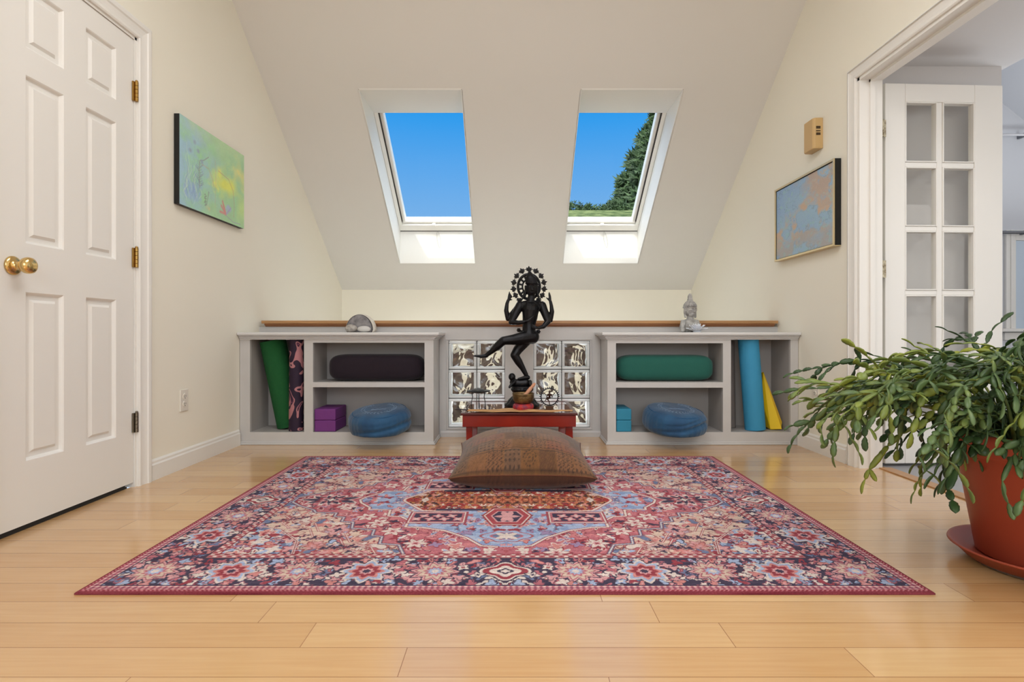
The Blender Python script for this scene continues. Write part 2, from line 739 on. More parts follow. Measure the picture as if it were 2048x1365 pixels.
roof_piece(XL - T, XR + T, YT - 0.4, HD, 0.012)
roof_piece(XL - T, XR + T, SB, YF + 0.4, 0.012)
roof_piece(XL - T, WIN[0][0], HD, SB, 0.012)
roof_piece(WIN[0][1], WIN[1][0], HD, SB, 0.012)
roof_piece(WIN[1][1], XR + T, HD, SB, 0.012)
b.box(XL - T, XR + T, Y0 - 0.1, YT - 0.3, ZTOP + 0.5, ZTOP + 0.56)
struct(b.obj('roof', roofm))

FRAME = mat('white_window_frame', (244, 242, 234), 0.35)
DARKGAP = mat('dark_gasket', (45, 38, 34), 0.7)
for k, (x0, x1) in enumerate(SKY):
    root = structe('window_%d' % (k + 1), ((x0 + x1) / 2, SB, ZW0))
    # shaft: level head, vertical sill wall, two cheeks
    s = B()
    w0, w1 = WIN[k]
    A0, A1 = (x0, ST, ZH), (x1, ST, ZH)
    B0, B1 = (w0, HD, ZH), (w1, HD, ZH)
    C0, C1 = (w0, SB, ZW0), (w1, SB, ZW0)
    D0, D1 = (x0, SB, zc(SB)), (x1, SB, zc(SB))
    for pts, ov in (((A0, A1, B1, B0), (0, -.0098, .0072)), ((C0, C1, D1, D0), (0, .01, 0)), ((A0, B0, C0, D0), (-.01, 0, 0)), ((A1, B1, C1, D1), (.01, 0, 0))):
        va = [s.bm.verts.new(p) for p in pts]
        vb = [s.bm.verts.new(Vector(p) + Vector(ov)) for p in pts]
        s.bm.faces.new(va)
        s.bm.faces.new(vb[::-1])
        for q in range(4):
            s.bm.faces.new((va[q], va[(q + 1) % 4], vb[(q + 1) % 4], vb[q]))
    s.obj('light_shaft', SHAFT, root)
    xm = x0 + 0.33 if k == 0 else x0 + 0.36
    x0, x1 = w0, w1
    # window in its own slope frame: x across, t up the slope, n out of the roof
    Lw = math.hypot(SB - HD, ZH - ZW0)
    Mx = Matrix(((1, 0, 0, 0), (0, -math.cos(ang), math.sin(ang), SB), (0, math.sin(ang), math.cos(ang), ZW0), (0, 0, 0, 1)))
    fr = B()
    fr.box(x0, x0 + 0.034, 0.0, Lw + 0.08, 0.0, 0.075, Mx)
    fr.box(x1 - 0.034, x1, 0.0, Lw + 0.08, 0.0, 0.075, Mx)
    fr.box(x0, x1, 0.010, 0.080, -0.004, 0.095, Mx)
    fr.box(x0, x1, Lw + 0.02, Lw + 0.1, 0.0, 0.075, Mx)
    fr.obj('frame', FRAME, root, bev=0.004)
    sa = B()
    sa.box(x0 + 0.037, x0 + 0.066, 0.083, Lw + 0.06, 0.022, 0.085, Mx)
    sa.box(x1 - 0.066, x1 - 0.037, 0.083, Lw + 0.06, 0.022, 0.085, Mx)
    sa.box(x0 + 0.037, x1 - 0.037, 0.083, 0.108, 0.016, 0.085, Mx)
    sa.box(x0 + 0.037, x1 - 0.037, Lw + 0.01, Lw + 0.06, 0.022, 0.06, Mx)
    sh = sa.obj('sash', FRAME, root, bev=0.005)
    g = B()
    g.box(x0 + 0.062, x1 - 0.062, 0.104, Lw + 0.015, 0.070, 0.074, Mx)
    g.obj('glass', PANE, sh)
    gk = B()
    gk.box(x0 + 0.004, x1 - 0.004, 0.0, 0.010, -0.002, 0.06, Mx)
    gk.box(x0 + 0.034, x0 + 0.037, 0.11, Lw + 0.06, 0.0, 0.06, Mx)
    gk.box(x1 - 0.037, x1 - 0.034, 0.11, Lw + 0.06, 0.0, 0.06, Mx)
    gk.obj('gasket', DARKGAP, root)
    h = B()
    h.box(xm - 0.016, xm + 0.016, 0.070, 0.092, -0.015, 0.022, Mx)
    h.obj('latch', FRAME, root, bev=0.004)
    lp = B()
    pts = []
    for i in range(25):
        a = 2 * PI * i / 24
        pts.append((xm + 0.028 + 0.016 * math.sin(a) * (1 if math.cos(a) < .9 else .5) + 0.012 * (1 - math.cos(a)), SB - 0.012 - 0.01 * (1 - math.cos(a)), ZW0 - 0.082 + 0.078 * math.cos(a)))
    lp.tube(pts, 0.0022, 6)
    lp.obj('pull_loop', mat('pull_loop_cord', (205, 203, 196), 0.6), root, smooth=True)

# low grey wall with two panels of glass blocks
GX = [(-0.4395, -0.0545), (0.139, 0.524)]
GZ0, GZ1 = 0.062, 0.652
b = B()
LT = 0.748
Y1 = YB + 0.10
b.box(XL, GX[0][0], YB, Y1, 0, LT)
b.box(GX[0][1], GX[1][0], YB, Y1, 0, LT)
b.box(GX[1][1], XR, YB, Y1, 0, LT)
for a in GX:
    b.box(a[0], a[1], YB, Y1, 0, GZ0)
    b.box(a[0], a[1], YB, Y1, GZ1, LT)
struct(b.obj('wall_low', GREY))
# thin bead round both panels
b = B()
bw = 0.007
x0, x1 = GX[0][0] - 0.008, GX[1][1] + 0.008
for q in ((x0 - bw, x1 + bw, GZ1 + 0.006, GZ1 + 0.006 + bw), (x0 - bw, x1 + bw, GZ0 - 0.006 - bw, GZ0 - 0.006),
          (x0 - bw, x0, GZ0 - 0.006, GZ1 + 0.006), (x1, x1 + bw, GZ0 - 0.006, GZ1 + 0.006)):
    b.box(q[0], q[1], YB - 0.006, YB, q[2], q[3])
struct(b.obj('trim_1', GREY, bev=0.002))
b = B()
b.prism([(YB, 0), (YB - 0.014, 0), (YB - 0.014, 0.030), (YB - 0.008, 0.040), (YB, 0.040)], 'x', -0.49, 0.595)
struct(b.obj('baseboard_low', GREY))

RIM = bpy.data.materials.new('glass_block_rim')
RIM.use_nodes = True
n = RIM.node_tree
n.nodes.clear()
d1 = n.nodes.new('ShaderNodeBsdfDiffuse')
d1.inputs[0].default_value = (0.92, 0.94, 0.94, 1)
d2 = n.nodes.new('ShaderNodeBsdfTranslucent')
d2.inputs[0].default_value = (0.96, 0.98, 0.98, 1)
gl = n.nodes.new('ShaderNodeBsdfGlossy')
gl.inputs['Roughness'].default_value = 0.08
m1 = n.nodes.new('ShaderNodeMixShader')
m1.inputs[0].default_value = 0.38
n.links.new(d1.outputs[0], m1.inputs[1])
n.links.new(d2.outputs[0], m1.inputs[2])
m2 = n.nodes.new('ShaderNodeMixShader')
m2.inputs[0].default_value = 0.08
n.links.new(m1.outputs[0], m2.inputs[1])
n.links.new(gl.outputs[0], m2.inputs[2])
oo = n.nodes.new('ShaderNodeOutputMaterial')
n.links.new(m2.outputs[0], oo.inputs[0])

WAVY = bpy.data.materials.new('wavy_block_glass')
WAVY.use_nodes = True
n = WAVY.node_tree
pb = n.nodes['Principled BSDF']
pb.inputs['Base Color'].default_value = (0.93, 0.95, 0.94, 1)
pb.inputs['Roughness'].default_value = 0.02
pb.inputs['Transmission Weight'].default_value = 1.0
pb.inputs['IOR'].default_value = 1.5
gp = n.nodes.new('ShaderNodeNewGeometry')
nz = n.nodes.new('ShaderNodeTexNoise')
nz.inputs['Scale'].default_value = 8.5
nz.inputs['Detail'].default_value = 0.6
nz.inputs['Distortion'].default_value = 1.1
n.links.new(gp.outputs['Position'], nz.inputs[0])
bp = n.nodes.new('ShaderNodeBump')
bp.inputs['Strength'].default_value = 1.0
bp.inputs['Distance'].default_value = 0.028
n.links.new(nz.outputs[0], bp.inputs['Height'])
n.links.new(bp.outputs[0], pb.inputs['Normal'])
MORT = mat('dark_mortar', (108, 106, 102), 0.7)
for k, (a0, a1) in enumerate(GX):
    root = structe('window_%d' % (k + 3), ((a0 + a1) / 2, YB, GZ0))
    g = B()
    pw = (a1 - a0) / 2
    ph = (GZ1 - GZ0) / 3
    gp_ = 0.003
    # mortar lattice
    g.box(a0 + pw - gp_, a0 + pw + gp_, YB + 0.012, YB + 0.085, GZ0, GZ1)
    for j in (1, 2):
        g.box(a0, a0 + pw - gp_, YB + 0.012, YB + 0.085, GZ0 + j * ph - gp_, GZ0 + j * ph + gp_)
        g.box(a0 + pw + gp_, a1, YB + 0.012, YB + 0.085, GZ0 + j * ph - gp_, GZ0 + j * ph + gp_)
    g.obj('mortar', MORT, root)
    for i in range(2):
        for j in range(3):
            bx0, bx1 = a0 + i * pw + gp_, a0 + (i + 1) * pw - gp_
            bz0, bz1 = GZ0 + j * ph + gp_, GZ0 + (j + 1) * ph - gp_
            r = B()
            e = 0.017
            ya, yb = YB + 0.004, YB + 0.09
            r.box(bx0, bx1, ya, yb, bz0, bz0 + e)
            r.box(bx0, bx1, ya, yb, bz1 - e, bz1)
            r.box(bx0, bx0 + e, ya, yb, bz0 + e, bz1 - e)
            r.box(bx1 - e, bx1, ya, yb, bz0 + e, bz1 - e)
            blk = r.obj('glass_block', RIM, root, bev=0.004)
            p = B()
            p.box(bx0 + e, bx1 - e, ya + 0.006, ya + 0.014, bz0 + e, bz1 - e)
            p.obj('pane', WAVY, blk)

# oak cap on the low wall
b = B()
b.box(XL + 0.028, XR - 0.012, YB - 0.034, YB + 0.125, LT + 0.021, LT + 0.041)
struct(b.obj('trim_2', OAK, bev=0.002))
b = B()
b.prism([(YB - 0.024, LT + 0.021), (YB - 0.024, LT + 0.013), (YB - 0.006, LT), (YB + 0.11, LT), (YB + 0.11, LT + 0.021)], 'x', XL + 0.045, XR - 0.03)
struct(b.obj('trim_3', OAK2))

# stairwell below
b = B()
b.box(XL, XR, YB + 0.1, YF, -2.46, -2.4)
struct(b.obj('floor_stairwell', mat('brown_boards', (70, 45, 30), 0.6)))
b = B()
b.box(XL, XR, YB, YB + 0.1, -2.4, 0)
struct(b.obj('wall_stairwell', WALL))

STW_ = mat('dark_brown_wood', (70, 46, 32), 0.5, rgb2=(48, 30, 22), vscale=6)
stair = thing('staircase', 'dark brown wooden stairs seen blurred through the glass blocks', 'stairs', (0, 4.9, -2.4))
b = B()
for k in range(13):
    x0_ = XL + 0.1 + k * 0.26
    b.box(x0_, x0_ + 0.28, 5.36, 5.44, -2.2 + k * 0.12, -2.16 + k * 0.12)
    b.box(x0_ + 0.24, x0_ + 0.26, 5.36, 5.44, -2.16 + k * 0.12, -2.08 + k * 0.12)
b.obj('steps', STW_, stair)
b = B()
b.prism([(-1.62, -0.1), (-1.62, 0.22), (-0.2, 0.62), (1.75, 0.70), (1.75, -0.2)], 'y', 5.30, 5.34)
b.obj('wall_panel', STW_, stair)
for k in range(11):
    x0_ = -1.3 + k * 0.27
    b = B()
    b.box(x0_, x0_ + 0.05, 5.20, 5.25, -0.5 + 0.02 * k, 0.50 + 0.012 * k)
    b.obj('baluster', mat('cream_baluster', (222, 214, 196), 0.5), stair)

# ------------------------------------------------------------------ trim: baseboards and casings
BH = 0.098


def base_prof(x, sgn, h=BH):
    return [(x, 0), (x + sgn * 0.015, 0), (x + sgn * 0.015, h - 0.025), (x + sgn * 0.010, h - 0.018), (x + sgn * 0.010, h - 0.008), (x + sgn * 0.004, h), (x, h)]


LCO = 2.571      # far edge of the left door casing
b = B()
b.prism(base_prof(XL, 1), 'y', LCO, 3.405)
struct(b.obj('baseboard_left', WHITE))
b = B()
RCO = 2.915
b.prism(base_prof(XR, -1), 'y', RCO, 3.405)
struct(b.obj('baseboard_right', WHITE))


def casing(b, x, sgn, ya, yb, ztop, w=0.084, prof=None):
    """moulded casing round an opening ya..yb in a side wall; sgn = towards the room"""
    pr = prof or [(0, 0.009), (0.006, 0.013), (0.016, 0.013), (0.020, 0.010), (0.034, 0.012), (0.048, 0.015), (0.054, 0.020), (w - 0.012, 0.021), (w - 0.004, 0.019), (w, 0.014)]
    path = [(ya, 0.0, -1, 0), (ya, ztop, -1, 1), (yb, ztop, 1, 1), (yb, 0.0, 1, 0)]
    rows = []
    for (y, z, dy, dz) in path:
        row = [b.bm.verts.new((x, y, z))]
        for (u, t) in pr:
            row.append(b.bm.verts.new((x + sgn * t, y + dy * u, z + dz * u)))
        row.append(b.bm.verts.new((x, y + dy * w, z + dz * w)))
        rows.append(row)
    for i in range(3):
        for k in range(len(rows[0]) - 1):
            b.bm.faces.new((rows[i][k], rows[i + 1][k], rows[i + 1][k + 1], rows[i][k + 1]))


b = B()
casing(b, XL, 1, DY0 - 0.004, DY1, DH, 0.080)
# jamb and stop
b.box(XL - T, XL, DY1 - 0.012, DY1, 0, DH)
b.box(XL - T, XL, DY0 - 0.004, DY0 + 0.008, 0, DH)
b.box(XL - T, XL, DY0, DY1, DH - 0.012, DH)
struct(b.obj('trim_4', WHITE))
b = B()
casing(b, XR, -1, OY0, OY1, OH, 0.062)
b.box(XR, XR + T, OY1 - 0.016, OY1 + 0.002, 0, OH)
b.box(XR, XR + T, OY0, OY0 + 0.016, 0, OH)
b.box(XR, XR + T, OY0, OY1, OH - 0.016, OH + 0.002)
b.box(XR + 0.05, XR + 0.075, OY1 - 0.028, OY1 - 0.016, 0, OH - 0.016)
b.box(XR + 0.05, XR + 0.075, OY0, OY1 - 0.016, OH - 0.028, OH - 0.016)
struct(b.obj('trim_5', WHITE))
b = B()
b.box(1.90, 1.965, OY0 + 0.017, OY1 - 0.017, -0.001, 0.006)
struct(b.obj('trim_6', OAK, bev=0.003))

# ------------------------------------------------------------------ left door: six raised panels
droot = structe('door_1', (XL, (DY0 + DY1) / 2, 0.02))
dy0, dy1, dz0, dz1 = DY0 + 0.010, DY1 - 0.014, 0.022, DH - 0.014
px = [(1.927, 2.091), (2.199, 2.366)]
pz = [(0.247, 0.848), (1.022, 1.621), (1.720, 1.945)]
xs_ = XL - 0.006
b = B()
ys = [dy0, px[0][0], px[0][1], px[1][0], px[1][1], dy1]
zs = [dz0, pz[0][0], pz[0][1], pz[1][0], pz[1][1], pz[2][0], pz[2][1], dz1]
for i in range(5):
    for j in range(7):
        if i % 2 == 1 and j % 2 == 1:
            ya, yb, za, zb = ys[i], ys[i + 1], zs[j], zs[j + 1]
            # nested rings: sticking, flat, bevel, raised field
            steps = [(0, 0), (0.004, -0.003), (0.010, -0.0125), (0.026, -0.0125), (0.036, -0.004), (0.038, -0.004)]
            prev = None
            for (d, x) in steps:
                ring = [b.bm.verts.new((xs_ + x, p, q)) for p, q in ((ya + d, za + d), (yb - d, za + d), (yb - d, zb - d), (ya + d, zb - d))]
                if prev:
                    for q in range(4):
                        b.bm.faces.new((prev[q], prev[(q + 1) % 4], ring[(q + 1) % 4], ring[q]))
                prev = ring
            b.bm.faces.new(prev)
        else:
            v = [b.bm.verts.new((xs_, p, q)) for p, q in ((ys[i], zs[j]), (ys[i + 1], zs[j]), (ys[i + 1], zs[j + 1]), (ys[i], zs[j + 1]))]
            b.bm.faces.new(v)
bmesh.ops.remove_doubles(b.bm, verts=b.bm.verts[:], dist=1e-5)
b.box(xs_ - 0.036, xs_ - 0.013, dy0, dy1, dz0, dz1)
for q in ((dy0, dy0 + 0.002, dz0, dz1), (dy1 - 0.002, dy1, dz0, dz1)):
    b.box(xs_ - 0.014, xs_ - 0.0005, *q)
b.box(xs_ - 0.014, xs_ - 0.0005, dy0, dy1, dz0, dz0 + 0.002)
panel = b.obj('door_panel', WHITE, droot)
for j, (zz, mm, lb) in enumerate(((1.805, OLDBRASS, None), (1.047, OLDBRASS, None), (0.295, STEEL, 'tarnished dark hinge'))):
    b = B()
    yh = DY1 - 0.012
    for q in range(5):
        b.tube([(XL + 0.008, yh, zz - 0.044 + q * 0.0178), (XL + 0.008, yh, zz - 0.044 + (q + 1) * 0.0178 - 0.0012)], 0.0072, 12)
    b.ball((XL + 0.008, yh, zz + 0.047), 0.006, 10, 6)
    b.box(XL - 0.004, XL + 0.003, yh - 0.014, yh + 0.010, zz - 0.044, zz + 0.044)
    o = b.obj('hinge', mm, droot, bev=0.0006)
    if lb:
        o['label'] = lb
b = B()
ky, kz = 1.876, 0.936
b.lathe([(0.0, 0.0), (0.033, 0.0), (0.033, 0.003), (0.029, 0.008), (0.022, 0.010), (0.0125, 0.012), (0.0115, 0.03), (0.013, 0.034), (0.022, 0.038), (0.0275, 0.046), (0.029, 0.055), (0.027, 0.064), (0.020, 0.070), (0.008, 0.072), (0, 0.072)],
        (XL - 0.005, ky, kz), 40, Matrix.Rotation(R(90), 3, 'Y'))
kn = b.obj('door_knob', BRASS, droot, smooth=True)
b = B()
b.box(XL - 0.14, XL - 0.045, DY0, DY1, -0.02, DH)
b.obj('closet_dark', mat('dark_closet', (60, 56, 52), 0.9), droot)

# ------------------------------------------------------------------ next room and the french door
NEXTW = mat('next_room_wall', (206, 203, 202), 0.7)
NEXTB = mat('next_room_blue_wall', (208, 210, 215), 0.7)  # bluish window light put into the wall colour
b = B()
b.box(XR + T, 2.72, 3.02, 3.12, 0, 2.19)
struct(b.obj('wall_next_near', NEXTW))
b = B()
b.box(XR + T, 2.72, 0.4, 3.12, 2.19, 2.25)
b.box(2.72, 2.76, 0.4, 3.12, 2.19, 3.4)
struct(b.obj('ceiling_next', NEXTW))
b = B()
b.box(2.66, 2.72, 3.12, 4.2, 0, 3.4)
struct(b.obj('wall_next_side', NEXTB))
b = B()
b.box(2.66, 5.4, 4.2, 4.3, 0, 3.5)
struct(b.obj('wall_next_far', NEXTB))
b = B()
b.prism([(2.6, 3.44), (5.4, 1.20), (5.4, 1.28), (2.6, 3.52)], 'y', 0.4, 4.3)
struct(b.obj('ceiling_next_slope', NEXTB))
b = B()
b.box(XR + T, 5.4, 0.3, 0.4, 0, 3.4)
b.box(5.3, 5.4, 0.4, 4.3, 0, 2.0)
struct(b.obj('wall_next_behind', NEXTW))
b = B()
b.box(XR + T, 2.72, 3.005, 3.02, 0, 0.10)
struct(b.obj('baseboard_next', WHITE, bev=0.003))
# window casing, stool and apron in the next room
wr = structe('window_5', (4.3, 4.2, 0.73))
b = B()
b.box(3.80, 3.875, 4.178, 4.2, 0.74, 1.50)
b.box(3.83, 3.85, 4.170, 4.18, 0.74, 1.50)
b.box(3.875, 4.6, 4.178, 4.2, 1.42, 1.50)
b.obj('casing', WHITE, wr, bev=0.003)
b = B()
b.box(3.74, 4.7, 4.14, 4.2, 0.715, 0.74)
b.box(3.79, 4.65, 4.178, 4.2, 0.65, 0.71)
b.obj('sill', WHITE, wr, bev=0.004)
b = B()
b.box(3.875, 4.6, 4.19, 4.199, 0.74, 1.42)
b.obj('glass', mat('bright_window_glass', (200, 214, 228), 0.1), wr)
for nm, zz, r0, lb in (('curtain_rod', 2.22, 0.009, 'thin white rod high on the blue wall beyond the french door'),
                       ('curtain_rod', 1.475, 0.012, 'thin grey metal curtain rod over the far window casing')):
    root = thing(nm, lb, 'curtain rod', (4.3, 4.14, zz))
    b = B()
    b.tube([(3.70, 4.14, zz), (4.9, 4.14, zz)], r0, 10)
    b.obj('rod', mat('rod_white', (232, 232, 236), 0.3) if zz > 2 else mat('rod_grey', (130, 132, 138), 0.3, 0.8), root, smooth=True)
    b = B()
    b.box(3.90, 3.92, 4.13, 4.2, zz - 0.015, zz + 0.015)
    b.obj('bracket', mat('rod_grey', (130, 132, 138), 0.3, 0.8), root, bev=0.003)

froot = structe('door_2', (1.957, 2.86, 0.012))
FX0, FX1, FZ0, FZ1 = 0.0, 0.648, 0.012, 2.027
Mf = Matrix.Translation((1.968, 2.868, 0)) @ Matrix.Rotation(R(2.5), 4, 'Z')
b = B()
st = 0.113
gx = [(0.110, 0.286), (0.316, 0.492)]
gz = []
for (yt, yb_) in ((204, 320), (335, 449), (464, 578), (593, 706), (722, 834)):
    gz.append((0.693 + (HY - yb_) / 379.0, 0.707 + (HY - yt) / 379.0))
gz = gz[::-1]
b.box(FX0, gx[0][0], 0, 0.035, FZ0, FZ1, Mf)
b.box(gx[1][1], FX1, 0, 0.035, FZ0, FZ1, Mf)
b.box(gx[0][0], gx[1][1], 0, 0.035, FZ0, gz[0][0], Mf)
b.box(gx[0][0], gx[1][1], 0, 0.035, gz[-1][1], FZ1, Mf)
b.box(gx[0][1], gx[1][0], 0.004, 0.031, gz[0][0], gz[-1][1], Mf)
for i in range(4):
    for a in gx:
        b.box(a[0], a[1], 0.004, 0.031, gz[i][1], gz[i + 1][0], Mf)
fr_ = b.obj('door_frame', WHITE, froot, bev=0.004)
b = B()
for a in gx:
    for c in gz:
        e = 0.007
        b.box(a[0], a[0] + e, -0.001, 0.034, c[0], c[1], Mf)
        b.box(a[1] - e, a[1], -0.001, 0.034, c[0], c[1], Mf)
        b.box(a[0] + e, a[1] - e, -0.001, 0.034, c[0], c[0] + e, Mf)
        b.box(a[0] + e, a[1] - e, -0.001, 0.034, c[1] - e, c[1], Mf)
b.obj('glazing_bead', WHITE, froot, bev=0.003)
FGL = mat_clear('french_door_glass', (0.97, 0.97, 0.96), refl=0.03)
for a in gx:
    for c in gz:
        b = B()
        b.box(a[0], a[1], 0.015, 0.019, c[0], c[1], Mf)
        b.obj('pane', FGL, froot)
for zz in (1.78, 1.04, 0.3):
    b = B()
    for q in range(5):
        b.tube([(1.938, 2.846, zz - 0.045 + q * 0.018), (1.938, 2.846, zz - 0.045 + q * 0.018 + 0.0165)], 0.0085, 12)
    b.box(1.921, 1.960, 2.850, 2.853, zz - 0.045, zz + 0.045)
    b.obj('hinge', mat('paint_specked_hinge', (205, 196, 170), 0.4, 0.5, rgb2=(120, 105, 80), vscale=60), froot)

# ------------------------------------------------------------------ bookcases
ZB = 3.42     # face of the shelves
SF = F / ZB
TOPZ = 0.709


def PX(x, s=SF):
    return (x - CX) / s


def PZ(y, s=SF):
    return CAMH - (y - HY) / s


def bookcase(label, xa, xb, opens, top0, top1, side):
    """opens: list of (x0,x1,z0,z1) openings; side = +1 when the free end is at xb, -1 at xa"""
    root = thing('bookcase', label, 'bookcase', ((xa + xb) / 2, ZB, 0))
    yb_ = YB - 0.002
    xs = sorted({xa, xb} | {o[0] for o in opens} | {o[1] for o in opens})
    b = B()
    d = 0.02
    for i in range(len(xs) - 1):
        x0, x1 = xs[i], xs[i + 1]
        col = sorted([(o[2], o[3]) for o in opens if o[0] <= x0 + 1e-6 and o[1] >= x1 - 1e-6])
        z = 0.0
        for (a, c) in col:
            b.box(x0, x1, ZB, ZB + d, z, a)
            z = c
        b.box(x0, x1, ZB, ZB + d, z, TOPZ - 0.024)
    b.obj('face_frame', GREY, root)
    b = B()
    e = 0.006
    for (x0, x1, z0, z1) in opens:
        b.box(x0 - 0.015, x0, ZB + d, yb_ - 0.01, z0 - e, z1 + e)
        b.box(x1, x1 + 0.015, ZB + d, yb_ - 0.01, z0 - e, z1 + e)
    b.box(xa if side > 0 else xa, xb, yb_ - 0.01, yb_, 0.03, TOPZ - 0.024)
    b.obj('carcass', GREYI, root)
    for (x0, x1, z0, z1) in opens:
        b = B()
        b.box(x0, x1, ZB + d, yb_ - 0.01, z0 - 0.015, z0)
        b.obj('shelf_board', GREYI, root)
    b = B()
    xe = xb if side > 0 else xa
    b.box(min(xe, xe - side * 0.018), max(xe, xe - side * 0.018), ZB + d, yb_, 0, TOPZ - 0.024)
    b.obj('end_panel', GREY, root)
    # moulded top: board, cove below, both returning round the free end
    b = B()
    for (o1, z0, z1) in ((0.040, TOPZ - 0.018, TOPZ), (0.030, TOPZ - 0.026, TOPZ - 0.018), (0.018, TOPZ - 0.036, TOPZ - 0.026), (0.009, TOPZ - 0.046, TOPZ - 0.036)):
        if z1 > TOPZ - 0.001:
            b.box(xa - (o1 if side < 0 else 0), xb + (o1 if side > 0 else 0), ZB - o1, yb_, z0, z1)
        else:
            b.box(xa - (o1 if side < 0 else 0), xb + (o1 if side > 0 else 0), ZB - o1, ZB + 0.015, z0, z1)
            if side > 0:
                b.box(xb - 0.01, xb + o1, ZB + 0.015, yb_, z0, z1)
            else:
                b.box(xa - o1, xa + 0.01, ZB + 0.015, yb_, z0, z1)
    b.obj('top_board', mat('light_grey_top', (214, 212, 210), 0.35), root, bev=0.004, seg=3)
    b = B()
    if side > 0:
        b.box(xa, xb + 0.008, ZB - 0.008, yb_ - 0.02, 0, 0.020)
        b.box(xa, xb + 0.013, ZB - 0.013, yb_ - 0.02, 0, 0.010)
    else:
        b.box(xa - 0.008, xb, ZB - 0.008, yb_ - 0.02, 0, 0.020)
        b.box(xa - 0.013, xb, ZB - 0.013, yb_ - 0.02, 0, 0.010)
    b.obj('base_moulding', GREY, root, bev=0.003)
    return root


ZSH = PZ(865)            # inside floor
lo = [(PX(500), PX(608), ZSH, PZ(676)), (PX(626), PX(849), PZ(765), PZ(686)), (PX(626), PX(849), ZSH, PZ(775))]
ro = [(PX(1232), PX(1446), PZ(765), PZ(687)), (PX(1232), PX(1446), ZSH, PZ(776)), (PX(1462), PX(1581), ZSH, PZ(678))]
bookcase('grey built-in bookcase on the left holding the green and purple mats', XL + 0.003, PX(867), lo, 0, 0, 1)
bookcase('grey built-in bookcase on the right holding the teal bolster and grey mat', PX(1215), XR - 0.003, ro, 0, 0, -1)
ZM = PZ(765)             # middle shelf top


# ---- mats, bolsters, blocks, cushions
def roll(label, name, p0, p1, r, m, turns=4, group=None):
    """rolled mat: spiral end face, tube body; p0 foot, p1 head"""
    p0, p1 = Vector(p0), Vector(p1)
    ax = (p1 - p0).normalized()
    u = ax.orthogonal().normalized()
    v = ax.cross(u)
    b = B()
    N = 26 * turns
    th = r / (turns + 1.2)
    ra, rb = [], []
    pts = []
    for i in range(N + 1):
        a = 2 * PI * i / 26
        rr = r - th * (a / (2 * PI)) * 0.98
        pts.append((rr, a))
    L = []
    for (rr, a) in pts:
        for tt in (0, -th * 0.86):
            for q, P in enumerate((p0, p1)):
                L.append(b.bm.verts.new(P + (u * math.cos(a) + v * math.sin(a)) * (rr + tt)))
    for i in range(N):
        o0, o1, i0, i1 = L[4 * i], L[4 * i + 1], L[4 * i + 2], L[4 * i + 3]
        q0, q1, r0, r1 = L[4 * i + 4], L[4 * i + 5], L[4 * i + 6], L[4 * i + 7]
        b.bm.faces.new((o0, q0, q1, o1))
        b.bm.faces.new((i0, i1, r1, r0))
        b.bm.faces.new((o0, i0, r0, q0))
        b.bm.faces.new((o1, q1, r1, i1))
    b.bm.faces.new(L[0:2] + [L[3], L[2]])
    b.bm.faces.new([L[-4], L[-3], L[-1], L[-2]])
    o = b.obj(name, m, smooth=False)
    md = o.modifiers.new('e', 'EDGE_SPLIT')
    md.split_angle = R(50)
    o.data.polygons.foreach_set('use_smooth', [True] * len(o.data.polygons))
    return tag(o, label, 'yoga mat', group)


GREENM = mat('ribbed_green_foam', (16, 92, 42), 0.7, bump=0.6, bscale=70, stretch=(1, 1, 10))
roll('green rolled yoga mat leaning in the left bookcase', 'yoga_mat', (-1.470, 3.577, ZSH + 0.017), (-1.566, 3.535, ZSH + 0.578), 0.086, GREENM, 5)
# patterned mat: dark plum with pink scrolls
PAT = mat('plum_scroll_print', (42, 22, 48), 0.7)
n = PAT.node_tree
bsd = n.nodes['Principled BSDF']
tcd = n.nodes.new('ShaderNodeTexCoord')
mpp = n.nodes.new('ShaderNodeMapping')
mpp.inputs['Scale'].default_value = (1, 1, 1)
n.links.new(tcd.outputs['Object'], mpp.inputs[0])
ns = n.nodes.new('ShaderNodeTexNoise')
ns.inputs['Scale'].default_value = 7.5
ns.inputs['Distortion'].default_value = 2.2
ns.inputs['Detail'].default_value = 0
n.links.new(mpp.outputs[0], ns.inputs[0])
rp = n.nodes.new('ShaderNodeValToRGB')
rp.color_ramp.interpolation = 'CONSTANT'
rp.color_ramp.elements[0].color = lin((38, 20, 44))
rp.color_ramp.elements[1].color = lin((176, 118, 122))
rp.color_ramp.elements[1].position = 0.53
e = rp.color_ramp.elements.new(0.62)
e.color = lin((38, 20, 44))
e = rp.color_ramp.elements.new(0.655)
e.color = lin((120, 60, 90))
e = rp.color_ramp.elements.new(0.68)
e.color = lin((38, 20, 44))
n.links.new(ns.outputs[0], rp.inputs[0])
n.links.new(rp.outputs[0], bsd.inputs['Base Color'])
roll('dark plum rolled mat with pink scroll print beside the green mat', 'yoga_mat', (-1.388, 3.478, ZSH + 0.002), (-1.385, 3.484, ZSH + 0.594), 0.051, PAT, 4)
roll('grey brown rolled yoga mat behind the blue one in the right bookcase', 'yoga_mat', (1.432, 3.60, ZSH + 0.002), (1.428, 3.61, ZSH + 0.575), 0.050, mat('grey_foam', (118, 110, 106), 0.75, bump=0.2, bscale=120), 4)
roll('bright blue rolled yoga mat leaning in the right bookcase', 'yoga_mat', (1.564, 3.495, ZSH + 0.006), (1.520, 3.502, ZSH + 0.600), 0.070, mat('blue_foam', (58, 148, 190), 0.7, bump=0.3, bscale=60, stretch=(1, 1, 12)), 4)

